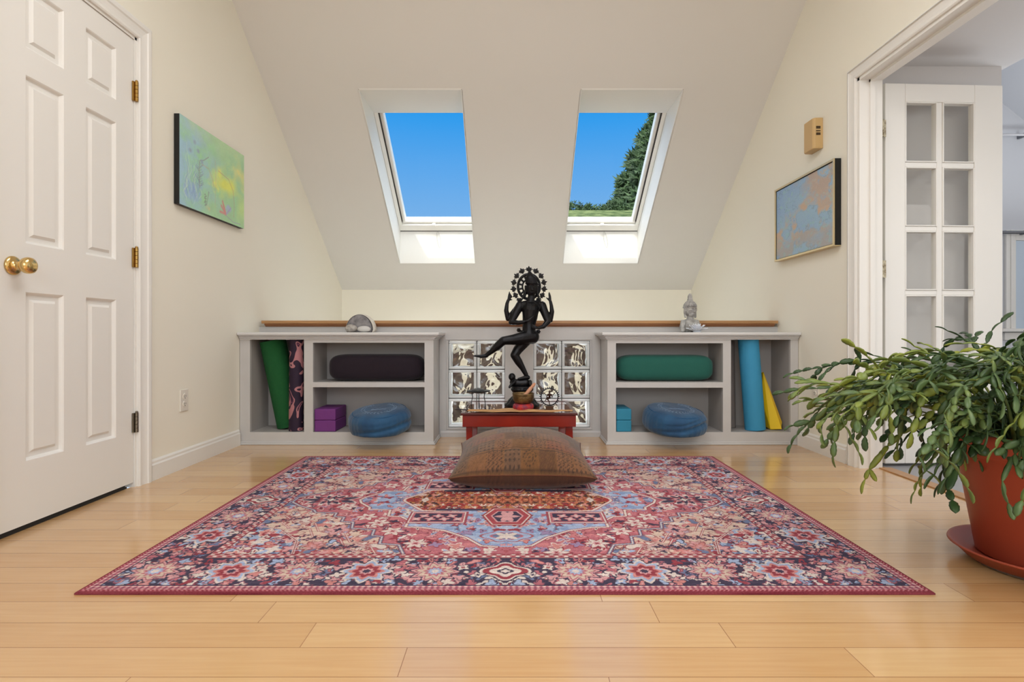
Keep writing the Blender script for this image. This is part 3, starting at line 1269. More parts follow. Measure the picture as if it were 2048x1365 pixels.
# yellow folded strap / wedge leaning
b = B()
YEL = mat('yellow_vinyl', (240, 200, 20), 0.5, bump=0.1, bscale=30)
root = thing('folded_cloth', 'yellow folded sheet leaning in the corner of the right bookcase', 'mat', (1.70, 3.56, ZSH))
v = [b.bm.verts.new(p) for p in ((1.662, 3.50, ZSH + 0.002), (1.722, 3.47, ZSH + 0.010), (1.640, 3.56, ZSH + 0.375), (1.628, 3.56, ZSH + 0.20), (1.645, 3.64, ZSH + 0.02), (1.705, 3.62, ZSH + 0.02))]
for f in ((0, 1, 2), (0, 2, 3), (0, 3, 4), (3, 2, 4), (1, 5, 2), (5, 4, 2), (0, 4, 5, 1)):
    b.bm.faces.new([v[i] for i in f])
b.obj('front_fold', YEL, root, bev=0.003)
b = B()
v = [b.bm.verts.new(p) for p in ((1.728, 3.50, ZSH + 0.002), (1.736, 3.50, ZSH + 0.05), (1.648, 3.57, ZSH + 0.37), (1.640, 3.60, ZSH + 0.36), (1.712, 3.64, ZSH + 0.002), (1.738, 3.63, ZSH + 0.01))]
for f in ((0, 1, 2), (0, 2, 3, 4), (1, 5, 3, 2), (0, 4, 5, 1), (4, 3, 5)):
    b.bm.faces.new([v[i] for i in f])
b.obj('back_fold', mat('yellow_vinyl_back', (214, 172, 14), 0.5), root)


def bolster(label, x0, x1, y, z0, ry, rz, m):
    nu, nv = 64, 40
    co = np.zeros((nu, nv, 3))
    for j in range(nv):
        t = -1 + 2 * j / (nv - 1)
        e = (1 - abs(t) ** 9) ** 0.5 if abs(t) < 1 else 0.0
        e = max(e, 0.001)
        for i in range(nu):
            a = 2 * PI * i / nu
            sq = (abs(math.cos(a)) ** 3.2 + abs(math.sin(a)) ** 3.2) ** (-1 / 3.2)
            wr = 1 + 0.006 * math.sin(9 * t + 3 * a) + 0.004 * math.sin(23 * t)
            co[i, j] = ((x0 + x1) / 2 + (x1 - x0) / 2 * t, y + ry * sq * math.cos(a) * e * wr, z0 + rz + rz * sq * math.sin(a) * e)
    o = grid_mesh('bolster', co, None, m, wrap=(True, False))
    return tag(o, label, 'bolster')


PLUM = mat('dark_plum_cotton', (25, 10, 24), 0.85, bump=0.2, bscale=260, sheen=0.1)
TEAL = mat('green_teal_cotton', (28, 92, 80), 0.85, bump=0.2, bscale=260, sheen=0.1)
bolster('very dark plum bolster on the upper shelf of the left bookcase', -1.198, -0.572, 3.545, ZM + 0.001, 0.088, 0.086, PLUM)
bolster('dark teal green bolster on the upper shelf of the right bookcase', 0.664, 1.302, 3.545, ZM + 0.001, 0.088, 0.084, TEAL)

for nm, xa, xb, col, pos in (('purple', -1.245, -1.123, (112, 48, 122), 'left'), ('blue', 0.655, 0.750, (42, 132, 162), 'right')):
    for j in range(2):
        b = B()
        hh = 0.0725
        w0, w1 = (xb - 0.152, xb) if nm == 'purple' else (xa, xb)
        if nm == 'purple':
            w0 = PX(626) + 0.004
        b.box(w0, w1, 3.432, 3.655, ZSH + 0.0005 + j * hh, ZSH + (j + 1) * hh - 0.0005)
        o = b.obj('yoga_block', mat(nm + '_foam_block', col, 0.6, bump=0.1, bscale=300), bev=0.006, seg=3)
        tag(o, '%s foam yoga block, %s of its stack in the %s bookcase' % (nm, ('bottom', 'top')[j], pos), 'yoga block')

# round cushions
VEL = mat('blue_velvet', (22, 64, 100), 0.75, rgb2=(34, 84, 122), vscale=9, bump=0.5, bscale=16, sheen=0.25)
EMB = mat('pale_embroidery', (128, 148, 172), 0.6)


def zafu(label, cx, cy, r, th, tilt, roll_, seed, fold):
    rng = np.random.RandomState(seed)
    nu, nv = 144, 44
    co = np.zeros((nu, nv, 3))
    ph = rng.rand(8) * 6.28
    for j in range(nv):
        s = j / (nv - 1)
        # profile: bottom centre -> side -> top centre
        a = -PI / 2 + PI * s
        rr = r * (abs(math.cos(a)) ** 0.34)
        zz = th / 2 * math.copysign(abs(math.sin(a)) ** 0.72, math.sin(a))
        side = abs(math.cos(a)) ** 2
        for i in range(nu):
            t = 2 * PI * i / nu
            pl = 0.0009 * math.sin(34 * t + ph[0]) + 0.0016 * math.sin(11 * t + ph[1]) + 0.004 * math.sin(4 * t + ph[2])
            rr2 = rr + side * pl
            z2 = zz + 0.003 * math.sin(4 * t + ph[3]) * (rr / r)
            # a crease running round the side
            cz = -0.25 + 0.55 * fold * math.sin(t + 1.9)
            k = math.exp(-((zz / (th / 2) - cz) / 0.16) ** 2)
            rr2 -= side * 0.017 * k * max(0, math.cos(t + PI / 2 - 0.6)) ** 0.7
            k2 = math.exp(-((zz / (th / 2) - cz - 0.42) / 0.12) ** 2)
            rr2 -= side * 0.008 * k2 * fold * max(0, math.cos(t + PI / 2 - 0.2))
            co[i, j] = (rr2 * math.cos(t), rr2 * math.sin(t), z2)
    M = Euler((R(tilt), R(roll_), 0)).to_matrix()
    co2 = co @ np.array(M).T
    z = co2[..., 2]
    z0 = z.min()
    floor_ = z0 + 0.022
    co2[..., 2] = np.where(z < floor_, floor_ + (z - floor_) * 0.08, z)
    base = co2[..., 2].min()
    co2 += np.array([cx, cy, ZSH + 0.002 - base])
    root = thing('round_cushion', label, 'cushion', (cx, cy, ZSH))
    grid_mesh('cover', co2, None, VEL, root, wrap=(True, False))
    # piping seam round the top
    b = B()
    off = np.array([cx, cy, ZSH + 0.002 - base])

    def top(u, v_, h=0.0012):
        q = math.hypot(u, v_)
        ca = min(1.0, (q / r)) ** (1 / 0.34)
        a = math.acos(min(1, ca))
        z_ = th / 2 * math.sin(a) ** 0.72 + h
        return Vector(M @ Vector((u, v_, z_))) + Vector(off)
    ring = [top(r * 0.86 * math.cos(t), r * 0.86 * math.sin(t), 0.0) for t in [2 * PI * k / 60 for k in range(61)]]
    b.tube(ring, 0.0016, 5)
    b.obj('seam', mat('blue_seam', (34, 88, 132), 0.7), root, smooth=True)
    b = B()
    # small wreath of leaves with an illegible flourish across the middle
    for k in range(30):
        t = 2 * PI * k / 30
        if 1.2 < t < 1.95:
            continue
        for sg in (-1, 1):
            q0 = r * 0.52
            p = [(q0 * math.cos(t), q0 * math.sin(t)), ((q0 + sg * 0.009) * math.cos(t + .06), (q0 + sg * 0.009) * math.sin(t + .06)), ((q0 + sg * 0.014) * math.cos(t + .14), (q0 + sg * .014) * math.sin(t + .14))]
            b.tube([top(u, v_) for u, v_ in p], [0.0006, 0.0022, 0.0006], 5)
    pts = []
    for k in range(90):
        u = -0.045 + 0.09 * k / 89
        pts.append(top(u + 0.006 * math.sin(k * 0.9), -0.02 + 0.008 * math.sin(k * 0.9 + 1.2) * (1 + .6 * math.sin(k * 0.23))))
    b.tube(pts, 0.0009, 5)
    b.obj('embroidery', EMB, root, smooth=True)
    return root


zafu('round blue velvet cushion jutting out beside the purple blocks', (758 - CX) / 323, 3.392, 0.190, 0.158, 9, -3, 3, 0.4)
zafu('creased round blue velvet cushion beside the blue blocks', (1352 - CX) / 323, 3.392, 0.192, 0.158, 9, 4, 11, 1.0)

# ------------------------------------------------------------------ rug
RW, RD = 2.306, 1.622
RY0 = 1.452
RCX = (0.5 * ((147 - CX) + (1872 - CX))) / 747.0
NUc, NVc = 500, 352                      # one quadrant
U, V = np.meshgrid(np.linspace(0, RW / 2, NUc), np.linspace(0, RD / 2, NVc), indexing='ij')
navy, rose, pink, red = L3((40, 42, 70)), L3((178, 100, 112)), L3((206, 152, 154)), L3((142, 46, 62))
cream, lblue, tan_, salmon = L3((214, 200, 192)), L3((156, 174, 204)), L3((204, 180, 164)), L3((200, 130, 126))
dred, dbrown, mauve, slate = L3((112, 24, 42)), L3((62, 28, 26)), L3((150, 130, 165)), L3((98, 116, 150))
col = np.zeros((NUc, NVc, 3))
rng = np.random.RandomState(5)


def put(mask, c):
    col[mask] = c


def stamp(cx, cy, rad, fn, layers):
    """layers: list of (scale, colour) from outside in; fn(theta) radius factor"""
    du, dv = RW / 2 / (NUc - 1), RD / 2 / (NVc - 1)
    i0, i1 = max(0, int((cx - rad * 1.7) / du)), min(NUc, int((cx + rad * 1.7) / du) + 2)
    j0, j1 = max(0, int((cy - rad * 1.7) / dv)), min(NVc, int((cy + rad * 1.7) / dv) + 2)
    if i0 >= i1 or j0 >= j1:
        return
    u, v = U[i0:i1, j0:j1] - cx, V[i0:i1, j0:j1] - cy
    r = np.hypot(u, v)
    th = np.arctan2(v, u)
    f = fn(th) * rad
    for sc, c in layers:
        sub = col[i0:i1, j0:j1]
        sub[r < f * sc] = c


def petals(k, amp, rot=0.0, asp=1.0, ang_=0.0):
    def fn(t):
        base = 1.0 / np.sqrt((np.cos(t - ang_)) ** 2 + (np.sin(t - ang_) / asp) ** 2)
        return base * (1 + amp * np.cos(k * t + rot))
    return fn


def jag(k, amp, rot=0.0, asp=1.0, ang_=0.0):
    def fn(t):
        base = 1.0 / np.sqrt((np.cos(t - ang_)) ** 2 + (np.sin(t - ang_) / asp) ** 2)
        w_ = np.abs(((t * k / (2 * PI) + rot) % 1.0) * 2 - 1)
        return base * (1 - amp + 2 * amp * w_)
    return fn


def leaf(cx, cy, s, c, out, ang_=None):
    a = rng.rand() * PI if ang_ is None else ang_
    ty = rng.randint(4)
    fn = [jag(3, 0.30, rng.rand(), 0.42, a), petals(3, 0.42, rng.rand() * 6, 0.7, a), jag(5, 0.42, rng.rand(), 0.55, a), jag(4, 0.45, rng.rand(), 0.8, a)][ty]
    stamp(cx, cy, s, fn, [(1.28, out), (1.0, c)] + ([(0.42, [cream, pink, red, navy][rng.randint(4)])] if rng.rand() < 0.45 else []))


def scatter(mask_fn, n_, smin, smax, pal, outs):
    for _ in range(n_):
        cx, cy = rng.rand() * RW / 2, rng.rand() * RD / 2
        if not mask_fn(cx, cy):
            continue
        leaf(cx, cy, smin + rng.rand() * (smax - smin), pal[rng.randint(len(pal))], outs[rng.randint(len(outs))])


def wall_line(poly, wd, c, closed=False):
    put(edge_dist(U, V, poly, closed) < wd, c)


eu, ev = RW / 2 - U, RD / 2 - V
ed = np.minimum(eu, ev)
BI, BO = 0.222, 0.040
nz1 = fbm(U * 30, V * 30, 3)
# spandrel field
put(ed > -1, tan_)
col[nz1 > 0.60] = L3((206, 156, 146))
col[nz1 > 0.70] = L3((196, 120, 118))
field = lambda x, y: (RW / 2 - x) > BI + 0.01 and (RD / 2 - y) > BI + 0.01
scatter(field, 520, 0.014, 0.036, [cream, tan_, salmon, lblue, rose, tan_, cream, slate, pink], [L3((150, 84, 88)), L3((160, 110, 108)), rose, L3((150, 84, 88)), navy])
scatter(field, 420, 0.006, 0.014, [red, navy, cream, rose, slate], [cream, red, tan_])
# corner pieces in pale blue
cp = [(0.93, 0.60), (0.93, 0.30), (0.80, 0.34), (0.70, 0.45), (0.66, 0.60)]
mk = in_poly(U, V, cp)
put(mk, lblue)
col[mk & (nz1 > 0.55)] = slate
for _ in range(150):
    a, b_ = 0.66 + rng.rand() * 0.28, 0.30 + rng.rand() * 0.30
    if in_poly(np.array([a]), np.array([b_]), cp)[0]:
        leaf(a, b_, 0.010 + rng.rand() * 0.018, [pink, red, cream, salmon, mauve][rng.randint(5)], [navy, red, cream][rng.randint(3)])
wall_line(cp, 0.0045, cream, True)
wall_line(cp, 0.0018, red, True)
# diagonal angular bands in the spandrel
for sh in (0.0, 0.055):
    ln = [(0.92, 0.17 + sh), (0.84, 0.20 + sh), (0.78, 0.27 + sh), (0.70, 0.28 + sh), (0.66, 0.36 + sh), (0.56, 0.38 + sh), (0.52, 0.46 + sh), (0.44, 0.50 + sh), (0.40, 0.58)]
    wall_line(ln, 0.0042, L3((160, 70, 76)))
    wall_line(ln, 0.0016, cream)
# rose ground of the large medallion
RP = [(0, 0), (0.885, 0), (0.885, 0.03), (0.84, 0.075), (0.76, 0.13), (0.743, 0.16), (0.66, 0.165), (0.655, 0.205), (0.615, 0.215), (0.61, 0.26), (0.565, 0.27), (0.552, 0.33), (0.468, 0.345), (0.462, 0.40), (0.425, 0.41), (0.418, 0.472), (0.352, 0.484), (0.306, 0.60), (0, 0.60)]
mk = in_poly(U + 1e-4, V + 1e-4, RP)
put(mk, rose)
col[mk & (nz1 > 0.57)] = L3((196, 120, 124))
col[mk & (nz1 < 0.36)] = L3((168, 84, 92))
for _ in range(420):
    a, b_ = rng.rand() * 0.86, rng.rand() * 0.60
    if in_poly(np.array([a]), np.array([b_]), RP)[0] and edge_dist(np.array([a]), np.array([b_]), RP[1:-1], False)[0] > 0.018:
        leaf(a, b_, 0.008 + rng.rand() * 0.014, [pink, red, cream, salmon, lblue, navy, mauve, rose][rng.randint(8)], [red, cream, rose, L3((120, 50, 64))][rng.randint(4)])
wall_line(RP[1:-1], 0.0085, L3((128, 60, 66)))
wall_line(RP[1:-1], 0.0050, slate)
wall_line(RP[1:-1], 0.0018, cream)
# navy toothed palmette in each arm
stamp(0.735, 0.0, 0.105, jag(11, 0.34, 0.1, 0.42), [(1.1, cream), (1.0, navy)])
stamp(0.735, 0.0, 0.060, jag(9, 0.40, 0.3, 0.40), [(1.15, red), (0.85, pink)])
stamp(0.735, 0.0, 0.024, petals(4, 0.3), [(1.0, navy), (0.6, cream)])
# white star flowers in the rose ground
for (a, b_) in ((0.30, 0.47), (0.53, 0.21), (0.47, 0.055 + 0.22), (0.16, 0.545), (0.64, 0.085), (0.40, 0.36)):
    stamp(a, b_, 0.030, jag(6, 0.42), [(1.2, red), (1.0, cream), (0.45, pink), (0.22, red)])
# pale blue inner medallion
BP = [(0, 0), (0.615, 0), (0.60, 0.04), (0.549, 0.10), (0.545, 0.125), (0.46, 0.13), (0.452, 0.20), (0.40, 0.21), (0.364, 0.25), (0.364, 0.318), (0.30, 0.325), (0.218, 0.355), (0.136, 0.42), (0.083, 0.491), (0.03, 0.50), (0, 0.50)]
mk = in_poly(U + 1e-4, V + 1e-4, BP)
put(mk, lblue)
col[mk & (nz1 > 0.58)] = L3((130, 154, 192))
col[mk & (nz1 < 0.35)] = L3((176, 186, 206))
for _ in range(260):
    a, b_ = rng.rand() * 0.60, rng.rand() * 0.49
    if in_poly(np.array([a]), np.array([b_]), BP)[0] and edge_dist(np.array([a]), np.array([b_]), BP[1:-1], False)[0] > 0.02:
        leaf(a, b_, 0.007 + rng.rand() * 0.014, [pink, red, cream, salmon, slate, rose, mauve][rng.randint(7)], [red, cream, slate, rose][rng.randint(4)])
wall_line(BP[1:-1], 0.0080, L3((140, 52, 62)))
wall_line(BP[1:-1], 0.0045, cream)
stamp(0.0, 0.405, 0.085, petals(6, 0.10, 0, 0.62), [(1.0, L3((160, 90, 100))), (0.90, lblue), (0.62, rose), (0.52, slate)])
stamp(0.0, 0.405, 0.032, jag(5, 0.45, 0.5), [(1.0, cream)])
# boxed flowers either side, navy hexagon
for (a, b_, ww, hh) in ((0.262, 0.216, 0.090, 0.045),):
    for e_, c_ in ((0.022, L3((150, 70, 84))), (0.014, cream), (0.009, rose), (0.0, navy)):
        put((np.abs(U - a) < ww + e_) & (np.abs(V - b_) < hh + e_), c_)
    for q in range(-3, 4):
        stamp(a + q * 0.026, b_ + (0.018 if q % 2 else -0.016), 0.016, petals(4, 0.3, q), [(1.2, red), (1.0, pink), (0.4, cream)])
# red hooked lozenge in the middle
LP = [(0, 0), (0.430, 0), (0.425, 0.02), (0.335, 0.136), (0.27, 0.145), (0.20, 0.125), (0.13, 0.122), (0.10, 0.15), (0, 0.15)]
mk = in_poly(U + 1e-4, V + 1e-4, LP)
put(mk, L3((150, 40, 40)))
col[mk & (nz1 > 0.58)] = L3((170, 60, 54))
for _ in range(160):
    a, b_ = rng.rand() * 0.40, rng.rand() * 0.14
    if in_poly(np.array([a]), np.array([b_]), LP)[0] and edge_dist(np.array([a]), np.array([b_]), LP[1:-1], False)[0] > 0.012:
        leaf(a, b_, 0.006 + rng.rand() * 0.012, [dbrown, salmon, cream, L3((190, 130, 80)), red][rng.randint(5)], [dbrown, L3((190, 130, 80))][rng.randint(2)])
wall_line(LP[1:-1], 0.0085, L3((170, 80, 80)))
wall_line(LP[1:-1], 0.0050, cream)
mk = (U / 0.33) ** 2 + (V / 0.055) ** 2 < 1
put(mk, L3((176, 120, 84)))
mk = (U / 0.322) ** 2 + (V / 0.049) ** 2 < 1
put(mk, dbrown)
for q in range(9):
    stamp(q * 0.038, 0.0, 0.030 - 0.001 * q, jag(6, 0.3, 0.2 * q, 0.8), [(1.0, L3((196, 120, 84))), (0.75, L3((140, 44, 34))), (0.35, L3((210, 160, 110)))])
    stamp(q * 0.038 + 0.019, 0.032, 0.010, petals(4, 0.3), [(1.0, L3((190, 110, 80)))])
HX = [(0.056, 0.20), (0.034, 0.150), (-0.034, 0.150), (-0.056, 0.20), (-0.034, 0.262), (0.034, 0.262)]
for sc, c_ in ((1.75, L3((150, 60, 66))), (1.60, cream), (1.5, L3((160, 60, 70))), (1.12, pink), (1.0, navy)):
    put(in_poly(U, V, [(x * sc, 0.206 + (y - 0.206) * sc) for x, y in HX]), c_)
stamp(0, 0.206, 0.034, jag(5, 0.45, 0.0, 1.3), [(1.0, pink)])
put((np.abs(U - 0.0) < 0.28) & (np.abs(V - 0.128) < 0.011) & (U > 0.075), navy)
for (a, b_, an) in ((0.54, 0.50, 0.1), (0.80, 0.235, 0.5), (0.62, 0.42, 0.2)):
    for q in range(7):
        leaf(a + (q - 3) * 0.017 * math.cos(an), b_ + (q - 3) * 0.017 * math.sin(an) + 0.005 * (-1) ** q, 0.013, navy, L3((176, 120, 118)), an + (q % 2) * 1.2)
# guard stripes
put((ed < BI + 0.030), L3((178, 112, 116)))
gb = (ed < BI + 0.030) & (ed > BI)
wv = np.sin(U * 210) * np.sin(V * 210)
col[gb & (wv > 0.35)] = cream
col[gb & (wv < -0.35)] = L3((150, 60, 72))
put(np.abs(ed - BI - 0.030) < 0.0022, L3((120, 40, 56)))
# main border: navy ground, dense blossom
bd = (ed < BI)
put(bd, navy)
inb = lambda x, y: BO - 0.01 < min(RW / 2 - x, RD / 2 - y) < BI - 0.006
scatter(inb, 1750, 0.008, 0.022, [pink, rose, cream, salmon, lblue, red, cream, pink, slate, rose], [navy, navy, navy, L3((150, 80, 96)), navy])
bc = (BI + BO) / 2


def rosette(a, b_, ty):
    if ty == 0:
        stamp(a, b_, 0.060, jag(10, 0.22, 0.1), [(1.12, navy), (1.0, pink), (0.84, L3((150, 80, 90))), (0.76, tan_), (0.5, rose), (0.34, lblue), (0.18, cream)])
    elif ty == 1:
        stamp(a, b_, 0.058, jag(8, 0.20), [(1.14, cream), (1.0, lblue), (0.80, salmon), (0.62, red), (0.34, pink), (0.2, navy)])
    else:
        stamp(a, b_, 0.060, petals(4, 0.18, 0, 0.8), [(1.2, navy), (1.08, cream), (0.95, red), (0.66, cream), (0.36, navy), (0.2, cream)])
    for q in range(8):
        t_ = q * PI / 4 + 0.3
        leaf(a + 0.083 * math.cos(t_), b_ + 0.083 * math.sin(t_), 0.016, [cream, lblue, salmon, pink][q % 4], navy, t_)


for i, a in enumerate((0.0, 0.205, 0.405, 0.605, 0.80)):
    rosette(a, RD / 2 - bc, (2, 0, 1, 0, 1)[i])
for i, b_ in enumerate((0.0, 0.20, 0.40)):
    rosette(RW / 2 - bc, b_, (2, 0, 1)[i])
rosette(RW / 2 - bc, RD / 2 - bc, 0)
put(np.abs(ed - BI) < 0.0022, L3((60, 40, 60)))
gb = ed < BO
put(gb, L3((176, 104, 116)))
wv = np.sin((U + V) * 190) * np.sin((U - V) * 190)
col[gb & (wv > 0.3)] = L3((216, 176, 172))
col[gb & (wv < -0.4)] = L3((130, 60, 90))
put(np.abs(ed - BO) < 0.0022, navy)
put(ed < 0.017, L3((134, 34, 54)))
wv = np.sin(U * 520 + V * 520)
col[(ed < 0.016) & (ed > 0.008) & (wv > 0.3)] = L3((196, 120, 130))
put(ed < 0.006, L3((112, 20, 42)))
# streaky fading of an old dye lot: mixes towards dusty pink in fine weft lines
strk = fbm(U * 9, V * 260, 41, 3)[..., None]
col = col * (0.70 + 0.42 * strk) + L3((186, 148, 142)) * (0.03 + 0.10 * strk)
full = np.concatenate([col[::-1], col[1:]], 0)
full = np.concatenate([full[:, ::-1], full[:, 1:]], 1)
nu, nv = full.shape[:2]
gu, gv = np.meshgrid(np.linspace(-RW / 2, RW / 2, nu), np.linspace(0, RD, nv), indexing='ij')
big = fbm(gu * 2.2 + 7, gv * 2.2, 77, 3)[..., None]
full = full * (0.93 + 0.14 * big)
RT = 0.007
co = np.stack([gu + RCX, gv + RY0, np.full_like(gu, RT)], -1)
edm = np.minimum(np.minimum(gu + RW / 2, RW / 2 - gu), np.minimum(gv, RD - gv))
co[..., 2] -= np.clip(0.004 - edm, 0, 0.004) ** 2 * 150
# tuck one more ring down to the floor on all sides
co = np.pad(co, ((1, 1), (1, 1), (0, 0)), mode='edge')
full = np.pad(full, ((1, 1), (1, 1), (0, 0)), mode='edge')
co[0, :, 2] = co[-1, :, 2] = 0.0005
co[:, 0, 2] = co[:, -1, 2] = 0.0005
rug_m = mat_vc('woven_rug', 0.92, 0.35, 420, (1, 1, 1), var=0.16, spec=0.2)
rug = grid_mesh('rug', co, full, rug_m)
tag(rug, 'large red, navy and pale blue patterned rug with a stepped medallion on the floor', 'rug')

# ------------------------------------------------------------------ floor pillow
PCX, PCY = (1044 - CX) / 420, 2.630
PWd, PDp = 0.320, 0.288
N_ = 150


def pillow_side(sign):
    A, Bq = np.meshgrid(np.linspace(-1, 1, N_), np.linspace(-1, 1, N_), indexing='ij')
    k = (1 - np.abs(A) ** 2.4) ** 0.62 * (1 - np.abs(Bq) ** 2.4) ** 0.62
    x = PWd * A * (1 - 0.075 * (1 - Bq ** 2) * np.abs(A))
    y = PDp * Bq * (1 - 0.070 * (1 - A ** 2) * np.abs(Bq))
    wr = 0.006 * fbm(A * 4 + 3, Bq * 4, 12) + 0.004 * np.sin(A * 22 + 3 * Bq) * np.exp(-((np.abs(Bq) - 0.85) / 0.12) ** 2)
    if sign > 0:
        z = 0.090 + 0.138 * k ** 0.92 + wr * k
    else:
        z = 0.090 - 0.112 * k ** 0.55
        z = np.maximum(z, 0.0 + 0.002)
    ce = np.abs(A * Bq) ** 6
    z = z + 0.014 * Bq * (1 - k) - 0.010 * ce * (Bq < 0)
    return np.stack([x + PCX, y + PCY, z + RT], -1), A, Bq


def pillow_cols(A, Bq, lower):
    gold, brown, rust, mv, dk = L3((152, 104, 52)), L3((118, 74, 40)), L3((150, 70, 42)), L3((158, 134, 122)), L3((66, 38, 26))
    c = np.zeros(A.shape + (3,))
    # patchwork strips
    cu, cv = (A + 1) * 4.1, (Bq + 1) * 4.0
    iu, iv = np.floor(cu + 0.5 * (np.floor(cv) % 2)).astype(int), np.floor(cv).astype(int)
    r = np.random.RandomState(4).rand(20, 20)
    pk = r[iu % 20, iv % 20]
    pal = [L3((136, 92, 46)), L3((146, 104, 58)), L3((112, 72, 40)), L3((150, 104, 70)), L3((140, 108, 88)), L3((124, 84, 52)), L3((150, 94, 66)), L3((132, 98, 74))]
    for i, p in enumerate(pal):
        c[(pk * len(pal)).astype(int) == i] = p
    c[(Bq > 0.56) & (np.abs(A) < 0.22)] = L3((176, 96, 80))
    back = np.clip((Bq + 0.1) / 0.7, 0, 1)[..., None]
    c = c * (1 - back * 0.55) + mv * back * 0.62  # sheen painted into the cover: mauve grows towards the back
    fu, fv = cu + 0.5 * (np.floor(cv) % 2), cv
    fu, fv = fu - np.floor(fu), fv - np.floor(fv)
    r2 = np.hypot(fu - 0.5, fv - 0.5)
    th = np.arctan2(fv - 0.5, fu - 0.5)
    ty = iu * 7 + iv * 3
    # flowers, lozenges, scrolls, one kind per patch
    fl = (ty % 4 == 0) & (np.sin(r2 * 40) > 0.5) & (np.cos(th * 12) > -0.2) & (r2 < 0.42)
    lz = (ty % 4 == 1) & ((np.abs(fu * 4 % 1 - 0.5) + np.abs(fv * 4 % 1 - 0.5)) < 0.3)
    sc = (ty % 4 == 2) & (np.sin(fu * 26 + 4 * np.sin(fv * 17)) > 0.55)
    bx = (ty % 4 == 3) & (np.sin(fv * 30 + 3 * np.cos(fu * 22)) > 0.5)
    c[fl | sc] = c[fl | sc] * 0.28
    c[lz] = c[lz] * 0.35
    c[bx] = c[bx] * 0.4 + L3((170, 120, 62)) * 0.35
    ln = (np.minimum(fu, 1 - fu) < 0.03) | (np.minimum(fv, 1 - fv) < 0.03)
    c[ln] = c[ln] * 0.4 + L3((150, 104, 54)) * 0.6
    ln = (np.abs(np.minimum(fv, 1 - fv) - 0.07) < 0.02)
    c[ln] = c[ln] * 0.5
    nn = fbm(A * 40, Bq * 40, 31)[..., None]
    c = c * (0.38 + 0.44 * nn) * np.array([1.0, 0.92, 0.78])
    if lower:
        c = c * 0.32 + L3((84, 40, 30)) * 0.3  # shade of the underside put into its colour
    return c


proot = thing('floor_pillow', 'large square brown patterned pillow lying on the rug', 'pillow', (PCX, PCY, RT))
PIL = mat_vc('brocade', 0.62, 0.35, 500, sheen=0.25, var=0.15, spec=0.4)
co, A, Bq = pillow_side(1)
grid_mesh('pillow_top', co, pillow_cols(A, Bq, False), PIL, proot)
co2, A, Bq = pillow_side(-1)
grid_mesh('pillow_underside', co2[::-1], pillow_cols(A, Bq, True)[::-1], PIL, proot)
b = B()
loop = [tuple(co[i, 0]) for i in range(N_)] + [tuple(co[-1, j]) for j in range(N_)] + [tuple(co[i, -1]) for i in range(N_ - 1, -1, -1)] + [tuple(co[0, j]) for j in range(N_ - 1, -1, -1)]
b.tube(loop[::3] + [loop[0]], 0.0028, 6)
b.obj('seam', mat('brown_piping', (96, 52, 30), 0.7), proot, smooth=True)

# ------------------------------------------------------------------ red table
TF, TB, TZ = 3.06, 3.62, 0.252
TX0, TX1 = (921 - CX) / (F / TF), (1156 - CX) / (F / TF)
troot = thing('low_table', 'small low red lacquered table in front of the glass blocks', 'table', ((TX0 + TX1) / 2, (TF + TB) / 2, 0))
RED = mat('red_lacquer', (152, 36, 12), 0.28, rgb2=(128, 26, 12), vscale=5, coat=0.4)
DRED = mat('dark_red_lacquer', (74, 14, 8), 0.3, coat=0.3)
TOPM = mat('glossy_table_top', (150, 98, 72), 0.08, coat=1.0, rgb2=(120, 68, 48), vscale=6, stretch=(1, 4, 1))
b = B()
b.box(TX0 + 0.022, TX1 - 0.022, TF + 0.022, TB - 0.022, TZ - 0.012, TZ - 0.0025)
b.obj('table_top', TOPM, troot)
b = B()
for q in ((TX0, TX1, TF, TF + 0.024), (TX0, TX1, TB - 0.024, TB), (TX0, TX0 + 0.024, TF + 0.024, TB - 0.024), (TX1 - 0.024, TX1, TF + 0.024, TB - 0.024)):
    b.box(q[0], q[1], q[2], q[3], TZ - 0.014, TZ)
b.obj('table_edge', DRED, troot, bev=0.003)
b = B()
a_ = 0.010
for q in ((TX0 + a_, TX1 - a_, TF + a_, TF + a_ + 0.016), (TX0 + a_, TX1 - a_, TB - a_ - 0.016, TB - a_), (TX0 + a_, TX0 + a_ + 0.016, TF + a_ + 0.016, TB - a_ - 0.016), (TX1 - a_ - 0.016, TX1 - a_, TF + a_ + 0.016, TB - a_ - 0.016)):
    b.box(q[0], q[1], q[2], q[3], TZ - 0.080, TZ - 0.014)
b.obj('apron', RED, troot, bev=0.002)
for sx in (0, 1):
    for sy in (0, 1):
        b = B()
        lx = TX0 + 0.028 if sx == 0 else TX1 - 0.028 - 0.038
        ly = TF + 0.032 if sy == 0 else TB - 0.032 - 0.036
        b.box(lx, lx + 0.038, ly, ly + 0.036, 0, TZ - 0.02)
        for v in b.bm.verts:
            if v.co.z < 0.01:
                v.co.x += (0.006 if sx == 0 else -0.006) * (1 if v.co.x > lx + .019 else -0.4) * -1
        b.obj('leg', RED, troot, bev=0.002)


# ------------------------------------------------------------------ dancing statue
SY = 3.36
SS = F / SY
TT = TZ - 0.0025
sroot = thing('statue', 'tall black four-armed dancing statue with a leafy halo on the red table', 'statue', ((1045 - CX) / SS, SY, TT))


def P(x, y, d=0.0):
    return Vector(((x - CX) / SS, SY + d, CAMH - (y - HY) / SS))


def q_(px_):
    return px_ / SS


ZOFF = TT - P(1045, 814).z     # make the base meet the table
def P(x, y, d=0.0, _o=ZOFF):
    k = (814 - y) / (814 - 532)
    return Vector(((x - CX) / SS, SY + d, CAMH - (y - HY) / SS + _o * (1 - k)))


b = B()
